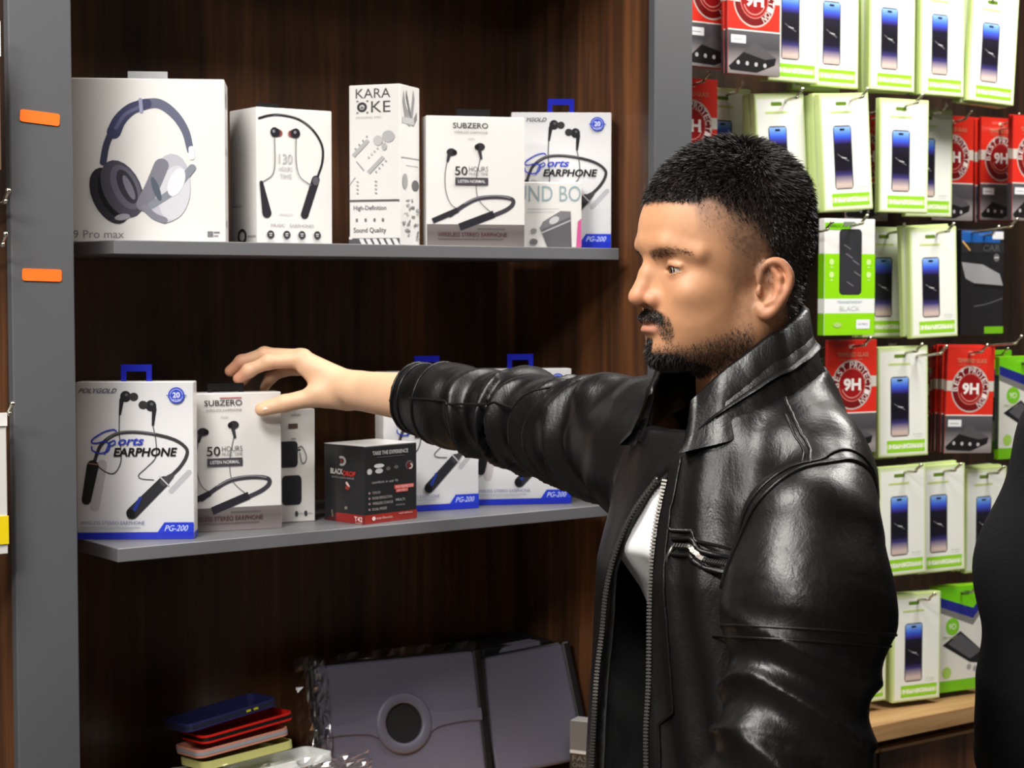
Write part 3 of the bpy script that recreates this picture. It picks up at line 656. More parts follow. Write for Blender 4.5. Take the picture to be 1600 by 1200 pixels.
PACKS = [  # kind, x, y, z of bottom, roll, yaw, how many behind one another, where
    ('red', 2.003, 2.200, 1.954, 0, 0, 2, 'leftmost of the top row, beside grey upright'),
    ('red', 2.058, 2.160, 1.942, 0, -4, 2, 'second in the top row, large whole circle'),
    ('phone', 2.174, 2.190, 1.941, 0, -4, 2, 'third in the top row'),
    ('phone', 2.271, 2.190, 1.939, 0, -4, 4, 'fourth in the top row'),
    ('phone', 2.424, 2.200, 1.943, 0, -4, 3, 'fifth in the top row'),
    ('phone', 2.543, 2.190, 1.941, 0, -4, 3, 'sixth in the top row'),
    ('phone', 2.651, 2.170, 1.933, 3, -10, 3, 'last in the top row, beside the bare wood'),
    ('red', 2.014, 2.260, 1.747, 0, -4, 1, 'second row, beside the grey upright'),
    ('phone', 2.107, 2.280, 1.738, 0, -4, 1, 'second row, just above the hair'),
    ('phone', 2.176, 2.210, 1.727, -4, -4, 3, 'second row, behind the back of the head'),
    ('phone', 2.288, 2.170, 1.731, -4, -6, 3, 'second row, tilted, right of the head'),
    ('red', 2.538, 2.360, 1.725, 0, -4, 1, 'second row, deep between two white packs'),
    ('phone', 2.435, 2.180, 1.731, 0, -9, 1, 'second row, upright in the middle'),
    ('phone', 2.593, 2.260, 1.730, 0, -9, 1, 'second row, half covered by the upright pack'),
    ('red', 2.707, 2.300, 1.727, 0, -4, 1, 'second row, half hidden right of the white packs'),
    ('red', 2.845, 2.300, 1.730, 0, -4, 5, 'second row, front of the dark red stack'),
    ('red', 2.839, 2.220, 1.727, 0, -4, 2, 'second row, cut by the right picture edge'),
    ('case', 2.290, 2.170, 1.520, 0, -8, 1, 'third row'),
    ('phone', 2.471, 2.250, 1.512, 0, -8, 2, 'third row, half covered by the lime case pack'),
    ('phone', 2.532, 2.190, 1.512, -2, -8, 2, 'third row, nearest the black pack'),
    ('black', 2.716, 2.240, 1.512, 0, -6, 2, 'third row'),
    ('red', 2.334, 2.200, 1.314, 0, -8, 1, 'fourth row, beside the leather collar'),
    ('phone', 2.454, 2.260, 1.292, 0, -6, 1, 'fourth row, narrow slice beside the red pack'),
    ('phone', 2.476, 2.210, 1.300, -1, -12, 1, 'fourth row, whole and tall'),
    ('red', 2.689, 2.340, 1.287, 0, 0, 3, 'fourth row, deepest of the red stack'),
    ('red', 2.664, 2.220, 1.295, 2, -12, 5, 'fourth row, front of the red stack'),
    ('navy', 2.822, 2.300, 1.283, 0, -6, 1, 'fourth row, dark slice behind the red stack'),
    ('navy', 2.850, 2.250, 1.273, 0, -10, 1, 'fourth row, above the dark shoulder'),
    ('phone', 2.477, 2.210, 1.087, -1, -8, 1, 'fifth row, touching the leather sleeve'),
    ('phone', 2.594, 2.220, 1.081, -1, -10, 2, 'fifth row, whole pack in the middle'),
    ('phone', 2.740, 2.240, 1.066, 0, -4, 3, 'fifth row, behind the dark sweater'),
    ('phone', 2.410, 2.240, 0.859, 0, -6, 1, 'bottom row, sliver beside the sleeve'),
    ('phone', 2.534, 2.225, 0.850, 0, -10, 2, 'bottom row, standing on the beech ledge'),
    ('navy', 2.659, 2.230, 0.851, 0, -8, 2, 'bottom row'),
]
ORD = ['front', 'second', 'third', 'fourth', 'fifth', 'sixth']
random.seed(11)
for (kind, x, y, z, roll, yaw, n, where) in PACKS:
    look, grp, cat, step = LOOK[kind]
    for k in range(n):
        lab = look + ', ' + where if k == 0 else look + ', ' + ORD[k] + ' from front, ' + where
        put_pack(kind, x + (random.uniform(-0.004, 0.004) if k else 0), y + k * step, z + (random.uniform(-0.005, 0.004) if k and z > 0.87 else 0), roll + (random.uniform(-1.5, 1.5) if k else 0), yaw + (random.uniform(-1.2, 1.2) if k else 0), lab)
    if z > 0.87 or True:
        hook(x, y - 0.045, z + PH + 0.004, 2.452, 'chrome hook holding the ' + {'phone': 'white lime-edged', 'red': 'red', 'case': 'lime and white case', 'black': 'black', 'navy': 'lime and navy'}[kind] + ' pack, ' + where)
for (x, y, z, w) in ((2.686, 2.13, 1.724, 'below the stack of red packs, second row'), (2.212, 2.13, 1.709, 'behind the head, above the lime case pack'), (2.50, 2.13, 1.498, 'in front of the red stack, fourth row'), (2.716, 2.14, 1.512, 'right of the black pack')):
    hook(x, y, z, 2.452, 'bare chrome hook ' + w)

# narrow view into the hook bay left of the grey upright
for (x, z, w) in ((0.776, 1.712, 'uppermost left of the upright'), (0.772, 1.662, 'second from top left of the upright'), (0.777, 1.466, 'above the yellow pack'), (0.783, 1.028, 'lowest left of the upright')):
    hook(x, 2.045, z, 2.40, 'chrome hook ' + w)
r = empty('cable_pack', (0.729, 2.06, 1.29)); tag(r, 'white pack with a yellow corner at the left picture edge', 'cable pack')
box('card', -0.045, 0.045, -0.004, 0.004, 0.0, 0.165, CARD_GREY, r, bev=0.001); box('yellow_corner', 0.01, 0.0455, -0.0055, -0.0041, 0.012, 0.045, mat('yellow_card', (226, 200, 20), 0.4), r); box('header', -0.045, 0.0455, -0.0055, -0.0041, 0.15, 0.1655, CARD, r)
r = empty('cable_pack', (0.732, 2.07, 0.885)); tag(r, 'grey striped cable pack at the lower left picture edge', 'cable pack')
box('card', -0.05, 0.05, -0.004, 0.004, 0.0, 0.13, mat('slate_card', (70, 72, 86), 0.4), r, bev=0.001); box('header', -0.05, 0.0505, -0.0055, -0.0041, 0.118, 0.131, CARD_GREY, r)
for k in range(5): tube('cable', [(-0.045, -0.008, 0.015 + 0.02 * k), (0.0, -0.010, 0.02 + 0.02 * k), (0.046, -0.008, 0.014 + 0.02 * k)], 0.004, mat('slate_cable', (96, 98, 116), 0.4), r, 8)
r = empty('cable_pack', (0.724, 2.05, 1.735)); tag(r, 'brown backed pack with pale header at the upper left picture edge', 'cable pack')
box('card', -0.045, 0.045, -0.004, 0.004, 0.0, 0.17, mat('brown_card', (96, 74, 56), 0.5), r, bev=0.001); box('header', -0.045, 0.0455, -0.0055, -0.0041, 0.13, 0.17, CARD, r)

# ------------------------------------------------------------------ things on the worktop
LEATHER_CASE = mat('violet_grey_leatherette', (98, 95, 112), 0.45, bump=(700, 0.25, 0.0004))
LEATHER_EDGE = mat('black_leatherette', (22, 22, 24), 0.4, bump=(700, 0.25, 0.0004))
def film_mat(name, fac):
    m = bpy.data.materials.new(name); m.use_nodes = True; nt = m.node_tree; nt.nodes.clear()
    out = nt.nodes.new('ShaderNodeOutputMaterial'); mx = nt.nodes.new('ShaderNodeMixShader'); tr = nt.nodes.new('ShaderNodeBsdfTransparent'); gl = nt.nodes.new('ShaderNodeBsdfGlossy')
    gl.inputs['Roughness'].default_value = 0.12; gl.inputs['Color'].default_value = (0.9, 0.9, 0.92, 1)
    fr_ = nt.nodes.new('ShaderNodeFresnel'); fr_.inputs['IOR'].default_value = 1.5
    ma = nt.nodes.new('ShaderNodeMath'); ma.operation = 'ADD'; ma.inputs[1].default_value = fac
    nt.links.new(fr_.outputs[0], ma.inputs[0]); nt.links.new(ma.outputs[0], mx.inputs[0]); nt.links.new(tr.outputs[0], mx.inputs[1]); nt.links.new(gl.outputs[0], mx.inputs[2]); nt.links.new(mx.outputs[0], out.inputs[0])
    return m
FILM = film_mat('clear_film', 0.04)
def film_sheet(name, parent, x0, x1, z0, z1, y, amp, seed, nx=26, nz=20):
    rnd = np.random.RandomState(seed); V = []; Fc = []
    ph = rnd.rand(12, 4)
    for j in range(nz + 1):
        for i in range(nx + 1):
            u, v = i / nx, j / nz; dy = 0
            for (a, b, c, d_) in ph: dy += math.sin(6.28 * (u * (3 + 9 * a) * (1 if c > .5 else -1) + v * (2 + 9 * b) + c)) * (0.4 + d_)
            e = (1 if 0 < i < nx and 0 < j < nz else 0.5)
            V.append((x0 + u * (x1 - x0) + rnd.uniform(-1, 1) * 0.0018, y + amp * dy / 6 * e, z0 + v * (z1 - z0) + rnd.uniform(-1, 1) * 0.0018))
    for j in range(nz):
        for i in range(nx):
            a = j * (nx + 1) + i; Fc += [(a, a + 1, a + nx + 2), (a, a + nx + 2, a + nx + 1)]
    return mesh_obj(name, V, Fc, FILM, parent)

def tablet_case(pos, yaw, lean, w, h, label, ring=True, name='tablet_case'):
    r = empty(name, pos, math.radians(yaw), math.radians(-lean)); tag(r, label, 'tablet case')
    bm = bmesh.new(); bm_box(bm, -w / 2, w / 2, -0.008, 0.008, 0, h, 0.006, 3); bm_obj('cover', bm, LEATHER_CASE, r)
    bm = bmesh.new(); bm_box(bm, -w / 2 - 0.004, w / 2 + 0.004, 0.009, 0.024, -0.0, h + 0.004, 0.005, 2); bm_obj('back_shell', bm, LEATHER_EDGE, r)
    bm = bmesh.new(); bm_box(bm, w / 2 - 0.002, w / 2 + 0.013, -0.006, 0.022, 0.0, h + 0.002, 0.004, 2); bm_obj('spine', bm, LEATHER_EDGE, r)
    if ring:
        cx, cz = 0.0, h * 0.50
        def annulus(nm, r0, r1, y0, y1, m):
            V = []; Fc = []; N = 40
            prof = [(r0, y0), (r0, y1), (r0 + 0.003, y1 - 0.002), (r1 - 0.003, y1 - 0.002), (r1, y1 + 0.001), (r1, y0)]
            for k in range(N):
                a = 2 * math.pi * k / N
                for (rr, yy) in prof: V.append((cx + rr * math.cos(a), yy, cz + rr * math.sin(a)))
            P = len(prof)
            for k in range(N):
                for j in range(P - 1): Fc.append((k * P + j, ((k + 1) % N) * P + j, ((k + 1) % N) * P + j + 1, k * P + j + 1))
            return mesh_obj(nm, V, Fc, m, r, True)
        annulus('turning_ring', 0.030, 0.046, -0.008, -0.0125, LEATHER_CASE)
        V = [(cx + 0.0305 * math.cos(6.2832 * k / 30), -0.0088, cz + 0.0305 * math.sin(6.2832 * k / 30)) for k in range(30)]
        mesh_obj('ring_window', V, [tuple(range(30))[::-1]], mat('ring_hole', (38, 37, 40), 0.3), r)
        for s in (-1, 1):
            xs = spline([(s * 0.043, 0.019), (s * 0.06, 0.012), (s * (w / 2) * 0.75, 0.009), (s * w / 2, 0.010)], 5)
            V = []; Fc = []
            for i, (x, hh) in enumerate(xs):
                V += [(x, -0.008, cz + hh), (x, -0.0115, cz + hh - 0.002), (x, -0.0115, cz - hh + 0.002), (x, -0.008, cz - hh)]
                if i:
                    b = 4 * i
                    for j in range(3): Fc.append((b - 4 + j, b + j, b + j + 1, b - 3 + j))
            o = mesh_obj('strap', V, Fc, LEATHER_CASE, r)
    return r
t1 = tablet_case((1.475, 2.285, 0.846), -9, 14, 0.262, 0.195, 'violet grey tablet case with a round turning ring, wrapped in clear film')
film_sheet('clear_wrap', t1, -0.152, 0.152, -0.004, 0.212, 0.030, 0.006, 3)
FILM = film_mat('glossy_film', 0.12)
film_sheet('clear_wrap', t1, -0.152, -0.118, 0.0, 0.205, -0.014, 0.008, 4, 8, 20)
t2 = tablet_case((1.700, 2.250, 0.846), -18, 17, 0.15, 0.184, 'plain violet grey tablet case beside the ringed tablet case', ring=False)
t2.rotation_euler[1] = math.radians(-7); t2.location.z = 0.850
for k in range(3):
    bm = bmesh.new(); bm_box(bm, -0.062 - 0.002 * k, 0.05 - 0.004 * k, 0.026 + 0.009 * k, 0.033 + 0.009 * k, 0.0, 0.197 + 0.003 * k, 0.002, 1); bm_obj('inner_flap', bm, LEATHER_CASE, t2)
bk = empty('carton_box', (1.722, 2.385, 0.84), 0.0); tag(bk, 'large plain black box behind the tablet cases', 'box')
box('carton', -0.068, 0.068, -0.045, 0.055, 0.0, 0.170, mat('matt_black_card', (24, 24, 26), 0.5), bk, bev=0.0015); box('lid', -0.0685, 0.0685, -0.0455, 0.0555, 0.170, 0.188, mat('matt_black_card', (24, 24, 26), 0.5), bk, bev=0.0015)
sb = carton('charger_box', 0.046, 0.086, 0.03, (1.747, 2.202, 0.84), -62, 'small grey and white charger box beside the jacket front', m=CARD_GREY)
p = Print(); p.rect(0, 0, 1, 1, (120, 120, 122)); p.rect(0, 0.40, 1, 0.46, (226, 226, 226)); p.rect(0, 0, 1, 0.40, (44, 44, 46)); p.rect(0, 0, 1, 0.03, (206, 206, 208)); p.ellipse(0.85, 0.55, 0.12, 0.1, (226, 226, 226)); p.text('FAST', 0.1, 0.26, 0.9, 0.36, (120, 120, 122)); p.text('CHARGE', 0.1, 0.15, 0.9, 0.23, (120, 120, 122)); p.text('20W', 0.1, 0.06, 0.6, 0.12, (120, 120, 122)); p.build('printed_front', sb, 0.046, 0.086, 0.03)

# pile of phone cases on the left of the worktop
def phone_case(pos, rot, m, label, w=0.148, h=0.074, t=0.011, edge=None):
    r = empty('phone_case', pos); r.rotation_euler = rot; tag(r, label, 'phone case', 'phone cases piled on the worktop')
    o_ = rounded_rect(w, h, 0.012, 5); i_ = rounded_rect(w - 0.005, h - 0.005, 0.0105, 5); n = len(o_)
    V = [(x, y, 0) for x, y in o_] + [(x, y, t) for x, y in o_] + [(x, y, t) for x, y in i_] + [(x, y, 0.0015) for x, y in i_]
    Fc = [tuple(range(n))[::-1], tuple(range(3 * n, 4 * n))]
    for k in range(3):
        for j in range(n): Fc.append((k * n + j, k * n + (j + 1) % n, (k + 1) * n + (j + 1) % n, (k + 1) * n + j))
    mesh_obj('shell', V, Fc, m, r)
    if edge:
        o2 = rounded_rect(w + 0.001, h + 0.001, 0.0125, 5)
        V = [(x, y, t * 0.3) for x, y in o2] + [(x, y, t * 0.75) for x, y in o2]
        mesh_obj('bumper_strip', V, [(j, (j + 1) % n, n + (j + 1) % n, n + j) for j in range(n)], edge, r)
    V = [((-w / 2 + 0.012) + x, (h / 2 - 0.014) + y, -0.0012) for x, y in rounded_rect(0.02, 0.018, 0.004, 3, 0.006, -0.004)]
    mesh_obj('camera_frame', V, [tuple(range(len(V)))[::-1]], BLACK_PL, r)
    return r
PL = lambda nm, c, ro=0.3: mat(nm, c, ro, coat=0.3)
rz = math.radians(3)
crate = empty('carton_box', (1.205, 2.30, 0.84), math.radians(-4)); tag(crate, 'low white carton under the pile of phone cases', 'box')
box('carton', -0.10, 0.10, -0.05, 0.05, 0.0, 0.068, CARD_GREY, crate, bev=0.0012); box('lid', -0.101, 0.101, -0.051, 0.051, 0.068, 0.078, CARD, crate, bev=0.0012)
PI2 = [
    ((1.225, 2.268, 0.9195), 2.5, PL('white_case', (226, 228, 226)), 'white phone case at the bottom of the pile', None),
    ((1.178, 2.298, 0.9365), 3.5, PL('pale_yellow_case', (196, 194, 120)), 'pale yellow phone case in the pile, above the white one', None),
    ((1.172, 2.300, 0.9545), 4.5, PL('rose_gold_case', (206, 140, 118)), 'rose gold phone case with silver edge in the pile', PL('silver_edge', (150, 152, 160), 0.2)),
    ((1.182, 2.305, 0.9735), 5.5, PL('red_case', (214, 34, 26)), 'bright red phone case near the top of the pile', BLACK_PL),
    ((1.162, 2.315, 0.9925), 7.0, PL('navy_case', (40, 44, 92)), 'dark navy phone case with yellow marks on top of the pile', PL('navy_edge', (34, 40, 60))),
]
for (pos, tilt, m, lab, edge) in PI2:
    pos = (pos[0] + 0.018, pos[1], pos[2])
    pc = phone_case(pos, (math.radians(-4), math.radians(-tilt), rz), m, lab, edge=edge)
    if 'navy' in lab:
        for k in range(2): box('yellow_mark', 0.020 + 0.012 * k, 0.027 + 0.012 * k, -0.0385, -0.0376, 0.004, 0.007, mat('yellow_mark', (190, 190, 40), 0.4), pc)
wrap = empty('plastic_bag', (1.235, 2.225, 0.8405), math.radians(-8)); tag(wrap, 'crumpled clear plastic bag in front of the phone case pile', 'plastic bag')
FILM = film_mat('crumpled_film', 0.16)
film_sheet('bag_front', wrap, -0.13, 0.13, 0.0, 0.088, 0.0, 0.010, 8); film_sheet('bag_back', wrap, -0.13, 0.13, 0.0, 0.095, 0.012, 0.010, 9)
kb = empty('cable_coil', (1.045, 2.27, 0.84), 0.2); tag(kb, 'black cable coil with grey paper tag on the worktop left end', 'cable')
for k in range(5):
    pts = [(0.062 * math.cos(a) + 0.004 * math.sin(3 * a + k), 0.04 * math.sin(a), 0.006 + 0.011 * k + 0.003 * math.sin(2 * a + k)) for a in np.linspace(0, 6.28, 28)]
    tube('loop', pts, 0.005, BLACK_PL, kb, 8, cap=False)
box('tie', 0.05, 0.072, -0.006, 0.006, 0.0, 0.062, BLACK_PL, kb, bev=0.002); o = box('paper_tag', 0.03, 0.09, -0.03, -0.0285, 0.04, 0.083, CARD_GREY, kb)
# ------------------------------------------------------------------ people: implicit surfaces turned into meshes
f32 = np.float32
def V3(*a): return np.array(a, dtype=f32)
def smin(a, b, k):
    h = np.clip(0.5 + 0.5 * (b - a) / k, 0, 1); return b * (1 - h) + a * h - k * h * (1 - h)
def smax(a, b, k): return -smin(-a, -b, k)
def ell(p, c, r):
    q = p - V3(*c); r = V3(*r)
    k0 = np.sqrt(((q / r) ** 2).sum(1)); k1 = np.sqrt(((q / (r * r)) ** 2).sum(1)) + 1e-9
    return k0 * (k0 - 1) / k1
def sph(p, c, r): return np.sqrt(((p - V3(*c)) ** 2).sum(1)) - r
def cone(p, a, b, ra, rb):
    a = V3(*a); b = V3(*b); ab = b - a; t = np.clip(((p - a) @ ab) / (ab @ ab), 0, 1)
    return np.sqrt(((p - a - t[:, None] * ab) ** 2).sum(1)) - (ra + (rb - ra) * t)
def chain(p, pts, rs, k):
    d = None
    for i in range(len(pts) - 1):
        c = cone(p, pts[i], pts[i + 1], rs[i], rs[i + 1]); d = c if d is None else smin(d, c, k)
    return d
def surface_nets(fn, lo, hi, h, lipschitz=1.6, B=8):
    """sparse surface nets: evaluates fn only in blocks near the surface"""
    lo = np.array(lo, float); n = np.ceil((np.array(hi) - lo) / h).astype(int); nb = (n + B - 1) // B; n = nb * B
    g = np.stack(np.meshgrid(*[np.arange(k) for k in nb], indexing='ij'), -1).reshape(-1, 3)
    cen = (lo + (g + 0.5) * B * h).astype(f32); dv = fn(cen)
    act = g[np.abs(dv) < B * h * 0.87 * lipschitz + 2 * h]
    vals = np.where(dv < 0, -1.0, 1.0).astype(f32).reshape(nb)
    vol = np.repeat(np.repeat(np.repeat(vals, B, 0), B, 1), B, 2)
    vol = np.pad(vol, ((0, 1),) * 3, mode='edge')
    loc = np.stack(np.meshgrid(*[np.arange(B + 1)] * 3, indexing='ij'), -1).reshape(-1, 3)
    for s in range(0, len(act), 400):
        A = act[s:s + 400]; idx = (A[:, None, :] * B + loc[None]).reshape(-1, 3)
        vol[idx[:, 0], idx[:, 1], idx[:, 2]] = fn((lo + idx * h).astype(f32))
    ins = vol < 0
    c = [ins[i:ins.shape[0] - 1 + i, j:ins.shape[1] - 1 + j, k:ins.shape[2] - 1 + k] for i in (0, 1) for j in (0, 1) for k in (0, 1)]
    cnt = sum(x.astype(np.int8) for x in c); cell = np.argwhere((cnt > 0) & (cnt < 8))
    corner = np.array([(i, j, k) for i in (0, 1) for j in (0, 1) for k in (0, 1)])
    cv = np.stack([vol[cell[:, 0] + i, cell[:, 1] + j, cell[:, 2] + k] for i, j, k in corner], 1)
    acc = np.zeros((len(cell), 3)); num = np.zeros(len(cell))
    for a in range(8):
        for b in range(a + 1, 8):
            if np.abs(corner[a] - corner[b]).sum() != 1: continue
            va, vb = cv[:, a], cv[:, b]; m = (va < 0) != (vb < 0)
            t = np.where(m, va / np.where(m, va - vb, 1), 0)
            acc += np.where(m[:, None], corner[a] + t[:, None] * (corner[b] - corner[a]), 0); num += m
    pos = lo + (cell + acc / num[:, None]) * h
    lut = -np.ones(np.array(vol.shape) - 1, dtype=np.int64); lut[cell[:, 0], cell[:, 1], cell[:, 2]] = np.arange(len(cell))
    faces = []
    for ax in range(3):
        u, v = (ax + 1) % 3, (ax + 2) % 3
        sl0 = [slice(None)] * 3; sl1 = [slice(None)] * 3; sl0[ax] = slice(0, -1); sl1[ax] = slice(1, None)
        e = np.argwhere(ins[tuple(sl0)] != ins[tuple(sl1)])
        e = e[(e[:, u] > 0) & (e[:, v] > 0) & (e[:, u] < vol.shape[u] - 1) & (e[:, v] < vol.shape[v] - 1)]
        du = np.zeros(3, int); du[u] = 1; dv_ = np.zeros(3, int); dv_[v] = 1
        q = [lut[tuple((e - s).T)] for s in (du + dv_, dv_, 0 * du, du)]
        q = np.stack(q, 1); fl = ins[e[:, 0], e[:, 1], e[:, 2]]
        q[~fl] = q[~fl][:, ::-1]
        faces.append(q[(q >= 0).all(1)])
    return pos, np.concatenate(faces)
def np_mesh(name, V, Fq, m, parent=None, smooth=True):
    me = bpy.data.meshes.new(name); V = np.asarray(V, dtype=np.float32); Fq = np.asarray(Fq, dtype=np.int32)
    me.vertices.add(len(V)); me.vertices.foreach_set('co', V.ravel()); me.loops.add(Fq.size); me.loops.foreach_set('vertex_index', Fq.ravel())
    k = Fq.shape[1]; me.polygons.add(len(Fq)); me.polygons.foreach_set('loop_start', np.arange(0, Fq.size, k, dtype=np.int32)); me.polygons.foreach_set('loop_total', np.full(len(Fq), k, dtype=np.int32))
    me.update(calc_edges=True); me.validate()
    if smooth: me.polygons.foreach_set('use_smooth', np.ones(len(me.polygons), dtype=bool))
    me.materials.append(m)
    return link(bpy.data.objects.new(name, me), parent)
def color_attr(o, C):
    at = o.data.attributes.new('ink', 'FLOAT_COLOR', 'POINT'); at.data.foreach_set('color', np.asarray(C, dtype=np.float32).ravel())
def relax(V, Fq, it=1, lam=0.5):
    for _ in range(it):
        s = np.zeros_like(V); n = np.zeros(len(V))
        for a, b in ((0, 1), (1, 2), (2, 3), (3, 0)):
            np.add.at(s, Fq[:, a], V[Fq[:, b]]); np.add.at(s, Fq[:, b], V[Fq[:, a]]); np.add.at(n, Fq[:, a], 1); np.add.at(n, Fq[:, b], 1)
        V = V + lam * (s / np.maximum(n, 1)[:, None] - V)
    return V
def hash_noise(p, scale, seed=0):
    """smooth value noise in 3-D"""
    q = p * scale + seed * 17.13; i = np.floor(q).astype(np.int64); fr_ = q - i; w = fr_ * fr_ * (3 - 2 * fr_)
    def hv(a, b, c):
        n = (a * 374761393 + b * 668265263 + c * 2147483647 + seed * 1274126177) & 0xffffffff
        n = ((n ^ (n >> 13)) * 1274126177) & 0xffffffff
        return ((n ^ (n >> 16)) & 0xffff) / 32767.5 - 1
    r = 0
    for a in (0, 1):
        for b in (0, 1):
            for c in (0, 1):
                r = r + hv(i[:, 0] + a, i[:, 1] + b, i[:, 2] + c) * np.where(a, w[:, 0], 1 - w[:, 0]) * np.where(b, w[:, 1], 1 - w[:, 1]) * np.where(c, w[:, 2], 1 - w[:, 2])
    return r.astype(f32)
def smooth01(x, a, b):
    t = np.clip((x - a) / (b - a), 0, 1); return t * t * (3 - 2 * t)

SKIN = print_mat('skin', 0.55, bump=(900, 0.12, 0.0006))
SKIN.node_tree.nodes['Principled BSDF'].inputs['Subsurface Weight'].default_value = 0.12
SKIN.node_tree.nodes['Principled BSDF'].inputs['Subsurface Radius'].default_value = (0.010, 0.004, 0.002)
HAIR_M = mat('black_hair', (34, 29, 27), 0.5, spec=0.35)
def leather_mat():
    m = bpy.data.materials.new('black_leather'); m.use_nodes = True; nt = m.node_tree; b = nt.nodes['Principled BSDF']; L = nt.links.new
    b.inputs['Base Color'].default_value = rgb(13, 12, 13); b.inputs['Roughness'].default_value = 0.36; b.inputs['Specular IOR Level'].default_value = 0.36
    tc = nt.nodes.new('ShaderNodeTexCoord')
    vo = nt.nodes.new('ShaderNodeTexVoronoi'); vo.inputs['Scale'].default_value = 420
    n1 = nt.nodes.new('ShaderNodeTexNoise'); n1.inputs['Scale'].default_value = 34; n1.inputs['Detail'].default_value = 6; n1.inputs['Roughness'].default_value = 0.6; n1.inputs['Distortion'].default_value = 0.6
    mp = nt.nodes.new('ShaderNodeMapping'); mp.inputs['Scale'].default_value = (1.0, 1.0, 0.55)
    b1 = nt.nodes.new('ShaderNodeBump'); b1.inputs['Strength'].default_value = 0.10; b1.inputs['Distance'].default_value = 0.0008
    b2 = nt.nodes.new('ShaderNodeBump'); b2.inputs['Strength'].default_value = 0.22; b2.inputs['Distance'].default_value = 0.006
    L(tc.outputs['Object'], vo.inputs['Vector']); L(tc.outputs['Object'], mp.inputs['Vector']); L(mp.outputs['Vector'], n1.inputs['Vector'])
    L(n1.outputs['Fac'], b2.inputs['Height']); L(b2.outputs['Normal'], b1.inputs['Normal']); L(vo.outputs['Distance'], b1.inputs['Height']); L(b1.outputs['Normal'], b.inputs['Normal'])
    rp = nt.nodes.new('ShaderNodeMapRange'); rp.inputs[1].default_value = 0.3; rp.inputs[2].default_value = 0.7; rp.inputs[3].default_value = 0.30; rp.inputs[4].default_value = 0.42
    L(n1.outputs['Fac'], rp.inputs[0]); L(rp.outputs[0], b.inputs['Roughness'])
    return m
LEATHER = leather_mat()
ZIP_M = mat('zip_metal', (112, 108, 104), 0.4, metal=0.9)
TEE = mat('white_cotton', (232, 232, 234), 0.8, bump=(500, 0.2, 0.0005))
TROUSER = mat('dark_trouser_cloth', (40, 40, 46), 0.8, bump=(600, 0.2, 0.0005))
SHOE = mat('black_shoe_leather', (22, 20, 20), 0.35)

